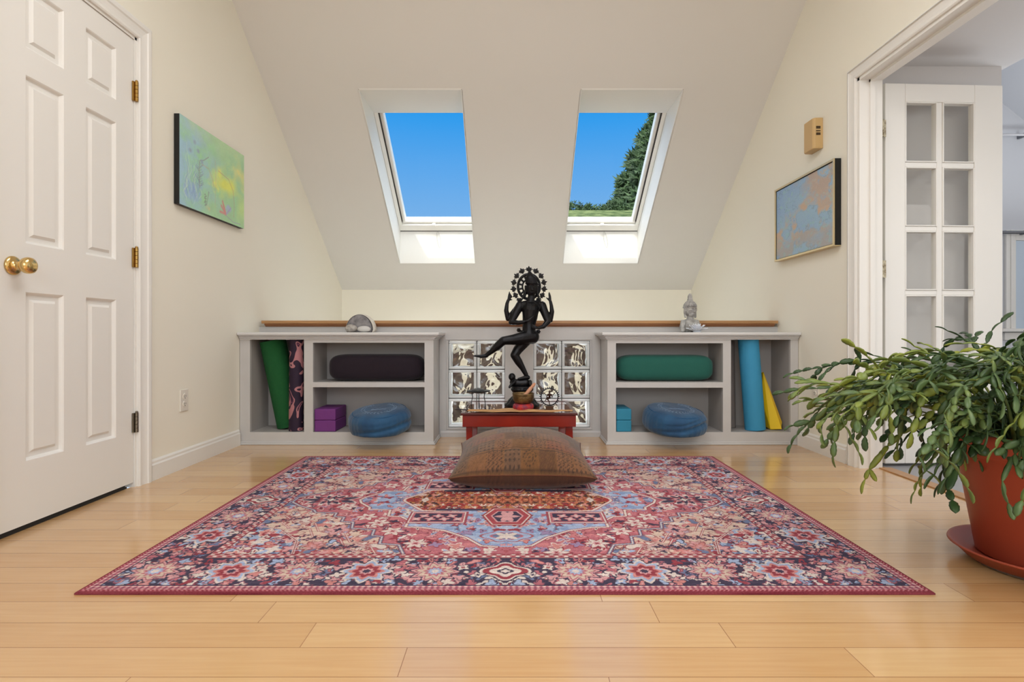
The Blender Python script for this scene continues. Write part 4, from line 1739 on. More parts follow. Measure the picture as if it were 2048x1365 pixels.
# torso
b.limb([P(1058, 672), P(1058, 660), P(1058, 648), P(1060, 634), P(1061, 620)], [q_(14.5), q_(13.5), q_(13.5), q_(15.5), q_(17.5)])
b.ball(P(1061, 616), (q_(21), q_(11), q_(13)))
b.ball(P(1061, 608), (q_(24), q_(9), q_(7)))
b.ball(P(1057, 672), (q_(17), q_(13), q_(12)))
b.limb([P(1061, 604), P(1063, 592)], [q_(8.5), q_(7)])
# head and face
b.ball(P(1063, 578), (q_(11.5), q_(11), q_(15)))
b.ball(P(1063, 586, -q_(2)), (q_(8.5), q_(8), q_(7.5)))
b.limb([P(1063, 573, -q_(10.5)), P(1064, 581, -q_(12))], [q_(1.6), q_(2.4)])
b.ball(P(1063.5, 586, -q_(10)), (q_(3.6), q_(1.6), q_(1.2)))
for sx in (-1, 1):
    b.ball(P(1063 + sx * 4.6, 575, -q_(9.6)), (q_(2.6), q_(1.4), q_(1.1)))
    b.limb([P(1063 + sx * 12, 573), P(1063 + sx * 12.5, 588), P(1063 + sx * 13, 594)], [q_(2.2), q_(1.8), q_(2.2)])
# front arms
b.limb([P(1040, 612), P(1031, 628, -q_(3)), P(1023, 645, -q_(8)), P(1036, 646.5, -q_(14)), P(1047, 645, -q_(17))], [q_(9), q_(8), q_(6.2), q_(4.6), q_(3.6)])
for k, (dx, dy) in enumerate(((20, -12), (18, -9), (16, -6), (14, -3))):
    b.limb([P(1047, 645 - 0.5 * k, -q_(18)), P(1047 + dx * .55, 645 + dy * .5, -q_(20)), P(1047 + dx, 645 + dy, -q_(20))], [q_(2.0), q_(1.5), q_(1.1)])
b.limb([P(1084, 612), P(1090, 628, -q_(3)), P(1095, 644, -q_(8)), P(1086, 654, -q_(14)), P(1077, 657, -q_(18))], [q_(9), q_(8), q_(6.2), q_(4.6), q_(3.4)])
for k, (dx, dy) in enumerate(((-13, -7), (-14, -4), (-14, -1), (-12, 2))):
    b.limb([P(1077, 657 + 0.4 * k, -q_(19)), P(1077 + dx * .5, 657 + dy * .4, -q_(21)), P(1077 + dx, 657 + dy, -q_(20))], [q_(1.9), q_(1.5), q_(1.0)])
# rear raised arms
b.limb([P(1040, 612, q_(5)), P(1028, 625, q_(5)), P(1016, 638, q_(3)), P(1012.5, 622, q_(1)), P(1014, 608, 0), P(1016, 602, 0)], [q_(8), q_(6.5), q_(5.2), q_(4.8), q_(3.6), q_(3.2)])
for dx, dy in ((2, -16), (4, -12), (6, -9), (7.5, -6), (7, 0)):
    b.limb([P(1017, 600), P(1017 + dx * .4, 600 + dy * .55), P(1017 + dx, 600 + dy)], [q_(2.6), q_(1.9), q_(1.0)])
b.limb([P(1084, 612, q_(5)), P(1092, 626, q_(5)), P(1101, 641, q_(3)), P(1104, 624, q_(1)), P(1102.5, 611, 0), P(1101, 604, 0)], [q_(8), q_(6.5), q_(5.2), q_(4.8), q_(3.6), q_(3.2)])
for dx, dy in ((-2, -17), (-3, -15), (-0.8, -14), (0.4, -11), (-8, -6)):
    b.limb([P(1100.5, 602), P(1100.5 + dx * .5, 602 + dy * .5), P(1100.5 + dx, 602 + dy)], [q_(2.6), q_(1.9), q_(1.0)])
# raised leg swung to the left
b.limb([P(1064, 674), P(1046, 677, -q_(6)), P(1026, 680, -q_(12)), P(1007, 682, -q_(16))], [q_(15), q_(13.5), q_(10.5), q_(8.6)])
b.limb([P(1007, 682, -q_(16)), P(996, 692, -q_(14)), P(985, 702, -q_(12)), P(973, 711, -q_(10))], [q_(8.6), q_(8.0), q_(5.6), q_(4.2)])
b.limb([P(973, 712, -q_(10)), P(962, 713, -q_(11)), P(951, 712, -q_(12))], [q_(4.2), q_(3.4), q_(2.2)])
for k in range(5):
    b.ball(P(948.5, 712.5, -q_(8.5 + 1.7 * k)), q_(1.3), 8, 6)
# standing leg
b.limb([P(1054, 678), P(1046, 688), P(1036, 700), P(1029, 711, -q_(3))], [q_(13), q_(11.5), q_(10), q_(8.6)])
b.limb([P(1029, 711, -q_(3)), P(1037, 724, -q_(1)), P(1045, 737), P(1052, 750)], [q_(8.6), q_(8.2), q_(6.0), q_(4.6)])
b.limb([P(1056, 756, q_(1)), P(1046, 757, -q_(2)), P(1037, 758.5, -q_(4))], [q_(4.6), q_(3.8), q_(2.4)])
b.obj('body', BRONZE, sroot, remesh=0.0026)
# hair knot and locks
b = B()
b.ball(P(1063, 566, q_(1)), (q_(12.5), q_(11), q_(8)))
b.limb([P(1063, 566), P(1061, 553), P(1059, 543)], [q_(11), q_(7), q_(2.5)])
for k in range(9):
    a = -1.1 + 2.2 * k / 8
    b.limb([P(1059 + 1.5 * math.sin(a), 545, -q_(3)), P(1061 + 9 * math.sin(a), 556, -q_(7 * math.cos(a) + 3)), P(1063 + 13 * math.sin(a), 568, -q_(9 * math.cos(a) + 1))], [q_(1.6), q_(2.0), q_(1.3)])
for sx in (-1, 1):
    b.limb([P(1062 + sx * 13, 585, q_(4)), P(1062 + sx * 16, 596, q_(2)), P(1061 + sx * 20, 604, -q_(3))], [q_(2), q_(2), q_(1.2)])
b.obj('hair', BRONZE, sroot, remesh=0.0022)
# halo: flat pierced ring with leaf points
b = B()
hc = (1058, 573)
RXo, RZo = q_(25), q_(29)
hcw = P(*hc, q_(9))
b.torus(hcw, 1.0, 0.12, 48, 8, Matrix.Diagonal((RXo * .88, 0.05, RZo * .86)))
b.torus(hcw, 1.0, 0.13, 40, 8, Matrix.Diagonal((RXo * .52, 0.03, RZo * .50)))
for k in range(14):
    a = 2 * PI * (k + .5) / 14
    d = Vector((math.cos(a) * RXo, 0, math.sin(a) * RZo))
    b.tube([hcw + d * .50, hcw + d * .90], q_(2.0), 8)
LEAF = [(0, -.35), (.20, -.30), (.30, -.05), (.62, -.12), (.50, .12), (.95, .25), (.60, .42), (.62, .72), (.30, .62), (0, 1.1)]
LEAF = LEAF + [(-x, y) for x, y in LEAF[-2:0:-1]]
angs = [90, 63, 117, 38, 142, 14, 166, -8, 188, -30, 210, -52, 232]
for a in angs:
    a = R(a)
    d = Vector((math.cos(a), 0, math.sin(a)))
    t_ = Vector((-math.sin(a), 0, math.cos(a)))
    c = hcw + Vector((math.cos(a) * RXo, 0, math.sin(a) * RZo)) + d * q_(3.5)
    pts = [c + t_ * x * q_(8.5) + d * y * q_(8.8) for x, y in LEAF]
    A_ = [b.bm.verts.new(p + Vector((0, -0.004, 0))) for p in pts]
    B_ = [b.bm.verts.new(p + Vector((0, 0.004, 0))) for p in pts]
    cf, cb_ = b.bm.verts.new(c + d * q_(2) + Vector((0, -0.007, 0))), b.bm.verts.new(c + d * q_(2) + Vector((0, 0.007, 0)))
    for i in range(len(pts)):
        j = (i + 1) % len(pts)
        b.bm.faces.new((A_[i], A_[j], cf))
        b.bm.faces.new((B_[j], B_[i], cb_))
        b.bm.faces.new((A_[j], A_[i], B_[i], B_[j]))
b.obj('halo', BRONZE, sroot)
# belt, knots and sacred cord
b = B()
b.torus(P(1057, 663), 1.0, 0.13, 36, 8, Matrix.Diagonal((q_(15.5), 0.02, q_(13))) @ Matrix.Rotation(R(90), 3, 'X'))
for x_, y_ in ((1037.5, 661), (1077, 664)):
    b.ball(P(x_, y_), q_(3.6), 10, 8)
    for k in range(6):
        a = k * PI / 3
        b.ball(P(x_ + 3 * math.cos(a), y_ + 3 * math.sin(a)), q_(1.5), 8, 6)
b.tube([P(1076, 606, -q_(9)), P(1081, 612, -q_(10)), P(1076, 624, -q_(13)), P(1070, 634, -q_(12)), P(1070, 650, -q_(12))], q_(0.7), 6)
b.tube([P(1050, 603, -q_(8)), P(1056, 609, -q_(11)), P(1063, 611, -q_(12)), P(1070, 609, -q_(11)), P(1075, 603, -q_(8))], q_(0.9), 6)
b.obj('belt', BRONZE, sroot, smooth=True)
# dwarf under the foot
b = B()
b.ball(P(1024, 754.5, -q_(2)), (q_(7.2), q_(7), q_(7.8)))
b.ball(P(1023, 757, -q_(8)), (q_(2), q_(2), q_(1.6)))
b.limb([P(1027, 766), P(1040, 768), P(1052, 767), P(1058, 767)], [q_(8), q_(8.5), q_(8.5), q_(6)])
b.limb([P(1029, 764, -q_(6)), P(1022, 770, -q_(12)), P(1019, 774, -q_(15))], [q_(3.6), q_(3), q_(2.4)])
b.limb([P(1054, 768, -q_(4)), P(1060, 764, -q_(8)), P(1061, 772, -q_(10))], [q_(4.4), q_(4), q_(3)])
b.obj('dwarf_figure', BRONZE, sroot, remesh=0.0026)
# lotus pedestal
pz0 = P(1045, 814).z
ctr = P(1044, 814)
hgt = P(1045, 773).z - pz0
pr = [(0, 0), (q_(35), 0), (q_(35.5), 0.08), (q_(33), 0.14), (q_(30), 0.18), (q_(26), 0.32), (q_(20), 0.48), (q_(15), 0.58), (q_(15), 0.62), (q_(18), 0.70), (q_(21), 0.80), (q_(22), 0.88), (q_(20.5), 0.92), (q_(22.5), 0.96), (q_(20), 1.0), (0, 1.0)]


def petal_w(a, r, z):
    k = z / hgt
    if 0.12 < k < 0.56:
        return (r * (1 + 0.07 * abs(math.sin(a * 7)) ** 0.6), z)
    if 0.62 < k < 0.90:
        return (r * (1 + 0.06 * abs(math.sin(a * 7)) ** 0.6), z)
    return (r, z)


b = B()
b.lathe([(r * 1.0, z * hgt) for r, z in pr], ctr, 84, wob=petal_w)
b.obj('lotus_pedestal', BRONZE, sroot, smooth=True)

# ------------------------------------------------------------------ things on the table
YQ = 3.20
SQ = F / YQ


def Q(x, y, d=0.0):
    return Vector(((x - CX) / SQ, YQ + d, CAMH - (y - HY) / SQ))


# ring cushion, singing bowl, striker
cxb = (1046.5 - CX) / SQ
b = B()
b.lathe([(0, 0), (0.050, 0), (0.059, 0.006), (0.0625, 0.018), (0.061, 0.030), (0.054, 0.038), (0.03, 0.040), (0, 0.038)], (cxb, YQ, TT + 0.0003), 48,
        wob=lambda a, r, z: (r * (1 + 0.012 * math.sin(a * 8)), z))
CUSH = mat('red_brocade', (196, 44, 30), 0.55, rgb2=(120, 46, 70), vscale=38, bump=0.3, bscale=200)
tag(b.obj('bowl_cushion', CUSH, smooth=True), 'small round red brocade cushion under the singing bowl', 'cushion')
b = B()
zb = TT + 0.0385
b.lathe([(0, 0.0), (0.034, 0.0), (0.050, 0.008), (0.060, 0.022), (0.064, 0.040), (0.0635, 0.056), (0.0655, 0.062), (0.0615, 0.062), (0.060, 0.055), (0.060, 0.040), (0.055, 0.022), (0.045, 0.012), (0.03, 0.006), (0, 0.005)], (cxb, YQ, zb), 56)
tag(b.obj('singing_bowl', mat('hammered_bronze', (140, 114, 76), 0.42, 0.75, rgb2=(96, 76, 50), vscale=30, bump=0.35, bscale=90), smooth=True), 'hammered bronze singing bowl on its red cushion', 'bowl')
b = B()
p0, p1 = Q(1040, 795, 0.01), Q(1071, 768, 0.045)
p0.z = zb + 0.012
prof = [(0, .008), (.06, .0125), (.14, .013), (.2, .0095), (.26, .012), (.34, .0125), (.4, .0095), (.48, .011), (.7, .0115), (.78, .0085), (.86, .0105), (.96, .0075), (1, .003)]
b.tube([p0.lerp(p1, t_) for t_, _ in prof], [r for _, r in prof], 14)
tag(b.obj('striker', mat('pale_turned_wood', (196, 140, 108), 0.5, var=0.1), smooth=True), 'turned wooden striker resting inside the singing bowl', 'striker')

# iron candle stand
IRON = mat('black_iron', (30, 32, 34), 0.4, 0.7, bump=0.2, bscale=50)
ciX = (957 - CX) / SQ
iroot = thing('candle_stand', 'black iron dish stand with curled legs on the left of the table', 'candle holder', (ciX, YQ, TT))
zt = CAMH - (784 - HY) / SQ
b = B()
b.lathe([(0, -0.010), (0.012, -0.010), (0.04, -0.004), (0.068, 0.002), (0.072, 0.006), (0.069, 0.008), (0.045, 0.003), (0, -0.002)], (ciX, YQ, zt), 40)
b.obj('dish', IRON, iroot, smooth=True)
b = B()
b.lathe([(0, 0.0), (0.03, 0.003), (0.040, 0.007), (0.02, 0.017), (0.006, 0.021), (0, 0.022)], (ciX - 0.004, YQ, zt + 0.002), 24, wob=lambda a, r, z: (r * (1 + .1 * math.sin(3 * a)), z))
b.obj('shell_cone', mat('dark_shell', (52, 54, 56), 0.35, rgb2=(84, 86, 84), vscale=20), iroot, smooth=True)
for ang_ in (200, 340, 90):
    a = R(ang_)
    d = Vector((math.cos(a), math.sin(a), 0))
    c = Vector((ciX, YQ, 0))
    pts = [c + d * 0.040 + Vector((0, 0, zt - 0.004)), c + d * 0.036 + Vector((0, 0, zt - 0.03)), c + d * 0.042 + Vector((0, 0, zt - 0.055))]
    zc_ = TT + 0.0185
    for k in range(15):
        t_ = PI * 0.85 + k / 14 * PI * 1.55
        pts.append(c + d * (0.056 + 0.0155 * math.cos(t_)) + Vector((0, 0, zc_ + 0.016 * math.sin(t_))))
    b = B()
    b.tube(pts, 0.0024, 8)
    b.obj('leg', IRON, iroot, smooth=True)

# small bronze dancer in a ring
dx_ = (1099 - CX) / SQ
nroot = thing('figurine', 'miniature bronze dancer in a flaming ring right of the bowl', 'figurine', (dx_, YQ, TT))
FB = mat('brown_bronze', (58, 36, 28), 0.35, 0.8)
b = B()
b.box(dx_ - 0.030, dx_ + 0.030, YQ - 0.018, YQ + 0.018, TT + 0.0003, TT + 0.005)
b.box(dx_ - 0.022, dx_ + 0.022, YQ - 0.013, YQ + 0.013, TT + 0.005, TT + 0.020)
b.box(dx_ - 0.026, dx_ + 0.026, YQ - 0.016, YQ + 0.016, TT + 0.020, TT + 0.025)
b.obj('plinth', mat('bronze_plinth', (88, 62, 46), 0.4, 0.6), nroot, bev=0.0015)
rc = Vector((dx_, YQ, TT + 0.025 + 0.053))
b = B()
b.torus(rc, 0.050, 0.0032, 48, 8)
for k in range(25):
    a = R(-60) + R(300) * k / 24
    d = Vector((math.cos(a), 0, math.sin(a)))
    b.tube([rc + d * 0.052, rc + d * 0.057, rc + d * 0.061], [0.0022, 0.0028, 0.0006], 6)
b.obj('ring', mat('dark_iron_ring', (32, 32, 40), 0.4, 0.7), nroot, smooth=True)
b = B()
f = lambda x, z, d=0: rc + Vector((x, d, z))
b.limb([f(0, -.004), f(0, .014)], [.006, .0075])
b.ball(f(0, .027), (.0055, .005, .007))
b.limb([f(0, .033), f(0, .040)], [.004, .0015])
b.limb([f(-.002, -.006), f(-.012, -.014, -.004), f(-.002, -.026, -.002), f(0, -.048)], [.005, .004, .003, .0025])
b.limb([f(.002, -.006), f(-.014, -.004, -.008), f(-.026, -.022, -.008)], [.005, .004, .002])
for sx in (-1, 1):
    b.limb([f(sx * .006, .016), f(sx * .020, .010), f(sx * .034, .026)], [.0035, .0026, .002])
    b.limb([f(sx * .006, .014), f(sx * .018, .000, -.006), f(sx * .006, -.002, -.012)], [.0035, .0024, .0018])
    b.limb([f(sx * .004, .030), f(sx * .016, .034), f(sx * .030, .020), f(sx * .038, .010)], [.0012, .0014, .0012, .001])
b.obj('dancer', FB, nroot, remesh=0.0009)

# long dried palm leaf along the front of the table
nL, nW = 60, 10
co = np.zeros((nL, nW, 3))
xl0, xl1 = (932 - CX) / 352.0, (1144 - CX) / 345.0
cl = np.zeros((nL, nW, 3))
for i in range(nL):
    t_ = i / (nL - 1)
    wdt = 0.058 * math.sin(PI * min(1, t_ * 1.05 + 0.03)) ** 0.55 + 0.004
    for j in range(nW):
        s = -1 + 2 * j / (nW - 1)
        x = xl0 + (xl1 - xl0) * t_
        y = TF + 0.065 + 0.012 * math.sin(5 * t_) + s * wdt
        z = TZ + 0.0022 + 0.006 * abs(math.sin(6 * t_ + s * 2.0)) * (1 - abs(s) * .3) + 0.004 * max(0, math.sin(12 * t_ + 3 * s))
        co[i, j] = (x, y, z)
        k = 0.5 + 0.5 * math.sin(s * 11 + 3 * math.sin(5 * t_))
        cl[i, j] = L3((216, 176, 122)) * (1 - k) + L3((176, 120, 74)) * k
pl = grid_mesh('dried_leaf', co, cl, mat_vc('dried_palm_leaf', 0.5, 0.3, 60, (0.2, 6, 1), var=0.15))
md = pl.modifiers.new('thickness', 'SOLIDIFY')
md.thickness = 0.0014
tag(pl, 'long pale dried palm leaf lying along the table front edge', 'leaf')
b = B()
pts = [Vector(((905 - CX) / 352 + 0.001 * i, TF + 0.05 - 0.0005 * i, TZ + 0.019 - 0.0011 * i)) for i in range(16)]
pts = [Vector((TX0 - 0.040 + 0.0055 * i, TF + 0.05, TZ + 0.0135 + 0.002 * math.sin(i * .4))) for i in range(16)]
b.tube(pts, [0.0015, 0.003, 0.0045, 0.005, 0.005, 0.0045, 0.004, 0.004, 0.0035, 0.003, 0.003, 0.003, 0.003, 0.0025, 0.002, 0.001], 8)
b.tube([Vector((TX0 + 0.03, TF + 0.05, TZ + 0.010)), Vector((TX0 + 0.035, TF + 0.05, TZ + 0.001))], 0.004, 8)
tag(b.obj('leaf_stalk', mat('dark_stalk', (48, 36, 40), 0.6), smooth=True), 'dark dried stalk poking out past the left table edge', 'stalk')

# ------------------------------------------------------------------ on the bookcase tops
YT_ = 3.55
S5 = F / YT_


def T5(x, y, d=0.0):
    return Vector(((x - CX) / S5, YT_ + d, CAMH - (y - HY) / S5))


TZ5 = TOPZ + 0.0003
# stone slice
STN = mat('grey_stone', (150, 146, 146), 0.55, rgb2=(104, 100, 104), vscale=26, bump=0.2, bscale=60)
STW = mat('pale_stone_rind', (214, 206, 194), 0.7, bump=0.3, bscale=60)
root = thing('stone_slice', 'half round grey stone slice with a pale rind standing on the left bookcase', 'stone', ((718 - CX) / S5, YT_ + 0.03, TZ5))


def halfmoon(x0, x1, top_, n_=36, skew=0.0):
    pts = []
    cx, rx = (x0 + x1) / 2, (x1 - x0) / 2
    for i in range(n_ + 1):
        a = PI * 1.10 - PI * 1.20 * i / n_
        z = TZ5 + (top_ - TZ5) * (0.14 + 0.86 * math.sin(a)) if math.sin(a) > -0.16 else TZ5
        pts.append((cx + rx * math.cos(a) * (1.0 if math.sin(a) > 0 else 1 + .4 * math.sin(a)), max(z, TZ5)))
    return pts


tz = T5(720, 629).z
b = B()
b.prism(halfmoon((692 - CX) / S5, (742.5 - CX) / S5, tz - 0.004), 'y', YT_ + 0.012, YT_ + 0.03)
b.obj('cut_face', STN, root, bev=0.002)
b = B()
b.prism(halfmoon((690.5 - CX) / S5, (744 - CX) / S5, tz - 0.001), 'y', YT_ + 0.016, YT_ + 0.033)
b.obj('dark_line', mat('dark_rim_line', (50, 44, 44), 0.6), root)
b = B()
b.prism(halfmoon((689 - CX) / S5, (748 - CX) / S5, tz + 0.002), 'y', YT_ + 0.021, YT_ + 0.075)
b.obj('rind', STW, root, bev=0.006, seg=3)


def pebble(label, xc, w, h, m, seed):
    r = random.Random(seed)
    b = B()
    x = (xc - CX) / S5 * 0.985
    b.ball((x, YT_ - 0.025, TZ5 + h / 2), (w / 2, 0.026, h / 2), 28, 18)
    for v in b.bm.verts:
        k = math.sin(v.co.x * 60 + seed) * math.cos(v.co.y * 50 + seed)
        v.co.x += 0.0015 * k
        v.co.y += 0.002 * k
    return tag(b.obj('pebble', m, smooth=True), label, 'stone')


PEB = mat('speckled_pebble', (188, 182, 174), 0.7, rgb2=(148, 140, 134), vscale=50)
PEB2 = mat('smooth_pale_pebble', (206, 202, 198), 0.6, var=0.04)
pebble('speckled round pebble in front of the stone slice, on the left', 699.5, 0.077, 0.052, PEB, 2)
pebble('smooth pale oval pebble in front of the stone slice, on the right', 725.5, 0.088, 0.042, PEB2, 5)

# buddha bust
BUD = mat('grey_carved_stone', (186, 184, 180), 0.8, rgb2=(140, 137, 133), vscale=45, bump=0.5, bscale=120)
ub = 1.0 / S5
bx = (1380 - CX) / S5
root = thing('buddha_bust', 'weathered grey stone bust with topknot on the right bookcase', 'bust', (bx, YT_, TZ5))
Mb = Matrix.Translation((bx, YT_, TZ5)) @ Matrix.Rotation(R(22), 4, 'Z')


def K(x, y, z):      # x right, y towards the viewer negative, z up; in photo pixels of the bust
    return Mb @ Vector((x * ub, y * ub, z * ub))


b = B()
b.ball(K(0, 0, 12), (21 * ub, 12 * ub, 14 * ub))
b.limb([K(-17, 0, 20), K(-19, -1, 10), K(-18.5, -1, 4)], [5.5 * ub, 5 * ub, 4.5 * ub])
b.limb([K(17, 0, 20), K(19, -1, 10), K(18.5, -1, 4)], [5.5 * ub, 5 * ub, 4.5 * ub])
b.ball(K(0, 0, 19), (20 * ub, 9.5 * ub, 8 * ub))
b.limb([K(0, 0, 24), K(0, -1, 34)], [7.5 * ub, 6.5 * ub])
b.obj('torso', BUD, root, remesh=0.0024)
for o_ in root.children:
    pass
b = B()
b.ball(K(0, -0.5, 45), (12.5 * ub, 12.5 * ub, 14.5 * ub))
b.ball(K(0, -4, 37), (8.5 * ub, 8 * ub, 7.5 * ub))
b.limb([K(0, -12, 47), K(0, -14, 41)], [1.2 * ub, 2.2 * ub])
b.ball(K(0, -12.3, 36), (3.8 * ub, 1.5 * ub, 1.2 * ub))
for sx in (-1, 1):
    b.ball(K(sx * 5, -11.2, 44.5), (3.0 * ub, 1.6 * ub, 1.4 * ub))
    b.limb([K(sx * 2, -12.6, 48), K(sx * 5, -12.2, 49.5), K(sx * 9, -9.6, 48)], [.8 * ub, .9 * ub, .7 * ub])
    b.limb([K(sx * 12.6, 0, 48), K(sx * 13.6, 0, 40), K(sx * 12.4, -1, 31)], [2.0 * ub, 1.7 * ub, 2.2 * ub])
b.obj('head', BUD, root, remesh=0.0019)
b = B()
for j in range(7):
    zz = 50 + j * 2.4
    rr = 13.0 * math.sqrt(max(0.05, 1 - ((zz - 46) / 17.5) ** 2))
    n_ = max(6, int(rr * 2.3))
    for i in range(n_):
        a = 2 * PI * (i + .5 * (j % 2)) / n_
        if j < 1 and math.sin(a) < -0.3:
            continue
        b.ball(K(rr * math.cos(a), rr * math.sin(a), zz), 1.55 * ub, 8, 6)
b.lathe([(0, 0), (12.6 * ub, 0), (11.5 * ub, 6 * ub), (8 * ub, 11 * ub), (5.2 * ub, 13 * ub), (5.4 * ub, 16 * ub), (4.2 * ub, 18.5 * ub), (4.8 * ub, 20 * ub), (4.0 * ub, 24 * ub), (2.0 * ub, 27 * ub), (0, 28 * ub)], K(0, 0, 50), 24)
b.obj('curled_hair', BUD, root, smooth=True)

# crystal lotus
LOT = mat('clear_crystal', (240, 243, 250), 0.12, trans=0.15, ior=1.4, coat=0.5)
lx, ly = (1394 - CX) / (F / 3.455), 3.455
root = thing('crystal_lotus', 'clear crystal lotus candle holder in front of the stone bust', 'ornament', (lx, ly, TZ5))
for ring_, (n_, ln, tilt, h0) in enumerate(((13, 0.056, 14, 0.004), (11, 0.050, 34, 0.006), (8, 0.042, 56, 0.008))):
    for k in range(n_):
        a = 2 * PI * (k + 0.5 * ring_) / n_
        M = Matrix.Translation((lx, ly, TZ5 + h0)) @ Matrix.Rotation(a, 4, 'Z') @ Matrix.Rotation(-R(tilt), 4, 'Y')
        b = B()
        rows = []
        for i, (t_, w_) in enumerate(((0.12, .25), (0.35, .8), (0.6, 1.0), (0.82, .62), (1.0, .06))):
            rows.append([b.bm.verts.new(M @ Vector((t_ * ln * 1.25, s * w_ * 0.0125, z_ + 0.006 * t_ ** 2))) for s, z_ in ((-1, .001), (0, -.002), (1, .001), (0, .003))])
        for i in range(4):
            for q in range(4):
                b.bm.faces.new((rows[i][q], rows[i][(q + 1) % 4], rows[i + 1][(q + 1) % 4], rows[i + 1][q]))
        b.bm.faces.new(rows[0])
        b.bm.faces.new(rows[-1])
        b.obj('petal', LOT, root)
b = B()
b.lathe([(0, 0), (0.024, 0), (0.026, 0.004), (0.018, 0.010), (0.016, 0.014), (0, 0.012)], (lx, ly, TZ5), 24)
b.obj('base', LOT, root)

# ------------------------------------------------------------------ wall things
# left canvas
ax0 = XL + 0.001
froot_ = XL + 0.030
lroot = thing('canvas_painting', 'unframed canvas of a pale green and yellow pond garden on the left wall', 'painting', (XL, 3.09, 1.368))
CY0, CY1, CZ0, CZ1 = 2.757, 3.418, 1.362, 1.822
b = B()
b.box(ax0, froot_ - 0.0015, CY0, CY1, CZ0, CZ1)
b.obj('stretcher_edge', BLACKF, lroot, bev=0.002)
nA, nB = 260, 182
A, Bq = np.meshgrid(np.linspace(0, 1, nA), np.linspace(0, 1, nB), indexing='ij')
n1, n2, n3 = fbm(A * 5, Bq * 4, 1), fbm(A * 7 + 4, Bq * 6, 9), fbm(A * 18, Bq * 14, 17)
base = L3((150, 206, 150))
c = np.zeros(A.shape + (3,)) + base


def blend(c, wgt, colr):
    wgt = np.clip(wgt, 0, 1)[..., None]
    return c * (1 - wgt) + colr * wgt


c = blend(c, (0.52 - A) * 3.0 + (n1 - .5) * 1.6 + (0.55 - np.abs(Bq - 0.40)) * .5, L3((140, 190, 216)))
c = blend(c, (n2 - 0.42) * 3.0 * (A > 0) * (1 - np.abs(A - .45)), L3((142, 212, 150)))
c = blend(c, 1.1 - np.hypot((A - 0.66) / .22, (Bq - .45) / .17) + (n1 - .5) * 2.2, L3((222, 228, 50)))
c = blend(c, .8 - np.hypot((A - 0.50) / .10, (Bq - .38) / .09) + (n3 - .5) * 1.6, L3((224, 226, 70)))
c = blend(c, 1.0 - np.hypot((A - 0.90) / .22, (Bq - .72) / .20) + (n2 - .5) * 2, L3((222, 220, 120)))
c = blend(c, (Bq - 0.78) * 2.2 + (n1 - .5), L3((184, 216, 160)))
c = blend(c, 1.0 - np.hypot((A - 0.96) / .14, (Bq - .25) / .25) + (n1 - .5), L3((190, 224, 120)))
c = blend(c, .9 - np.hypot((A - 0.18) / .16, (Bq - .2) / .22) + (n3 - .5) * 2, L3((112, 156, 214)))
c = blend(c, .9 - np.hypot((A - 0.72) / .07, (Bq - .16) / .10) + (n3 - .5) * 1.5, L3((150, 160, 220)))
c = blend(c, .8 - np.hypot((A - 0.40) / .09, (Bq - .08) / .06) + (n3 - .5) * 1.2, L3((220, 200, 110)))
# brushed stems, leaves and a red flower
rg = np.random.RandomState(3)


def stroke(c, pts, wd, colr, al=0.6):
    d = edge_dist(A * 1.44, Bq, [(p[0] * 1.44, p[1]) for p in pts], False)
    return blend(c, (1 - d / wd) * 1.6 * al, colr)


for k in range(34):
    x0 = 0.03 + rg.rand() * 0.30
    y0 = 0.05 + rg.rand() * .25
    h_ = 0.15 + rg.rand() * .35
    pts = [(x0 + 0.02 * math.sin(q * 1.3 + k), y0 + h_ * q / 6) for q in range(7)]
    c = stroke(c, pts, 0.006, [L3((96, 140, 200)), L3((120, 190, 170)), L3((200, 224, 210))][k % 3], .5)
for k in range(16):
    x0, y0 = 0.27 + 0.02 * math.sin(k), 0.30 + k * 0.018
    c = stroke(c, [(x0 - 0.035, y0 + .02), (x0, y0), (x0 + .035, y0 + .022)], 0.006, L3((90, 100, 150)), .55)
c = stroke(c, [(0.27, .28), (.262, .5), (.27, .60), (.33, .63), (.40, .70)], 0.009, L3((110, 110, 120)), .6)
c = stroke(c, [(0.30, .57), (.40, .56), (.46, .46), (.48, .38)], 0.008, L3((180, 150, 110)), .5)
c = stroke(c, [(0.55, .60), (.72, .56), (.80, .44), (.82, .28), (.81, .10)], 0.008, L3((170, 130, 100)), .6)
c = stroke(c, [(0.50, .70), (.51, .5), (.50, .12)], 0.007, L3((190, 150, 120)), .35)
for cxs, cys in ((.14, .66), (.25, .70), (.30, .60), (.2, .78)):
    c = blend(c, (1 - np.hypot((A - cxs) / .03, (Bq - cys) / .035)) * 1.3, L3((120, 150, 180)))
for k in range(9):
    c = stroke(c, [(.345 + .01 * math.sin(k * 2), .10 + k * .016), (.36 + .01 * math.sin(k * 3), .105 + k * .016)], 0.012, L3((70, 70, 70)), .5)
    c = stroke(c, [(.40 - .004 * k, .28 - k * .02), (.405 - .004 * k, .272 - k * .02)], 0.009, L3((80, 70, 70)), .6)
for (x, y) in ((.62, .24), (.60, .18), (.66, .12), (.64, .19), (.58, .10)):
    c = stroke(c, [(.67, .10), (x, y)], 0.026, L3((206, 96, 104)), .7)
c = stroke(c, [(.68, .10), (.76, .20)], 0.02, L3((150, 130, 200)), .5)
c = stroke(c, [(.68, .08), (.80, .03), (.93, .04)], 0.008, L3((140, 130, 170)), .6)
c = c * 0.84 + L3((236, 242, 222)) * 0.26
c = c * (0.94 + 0.12 * n3[..., None])
co = np.stack([np.full_like(A, froot_), CY0 + A * (CY1 - CY0), CZ0 + Bq * (CZ1 - CZ0)], -1)
grid_mesh('painted_canvas', co, c, mat_vc('painted_canvas', 0.6, 0.25, 300, var=0.03), lroot)

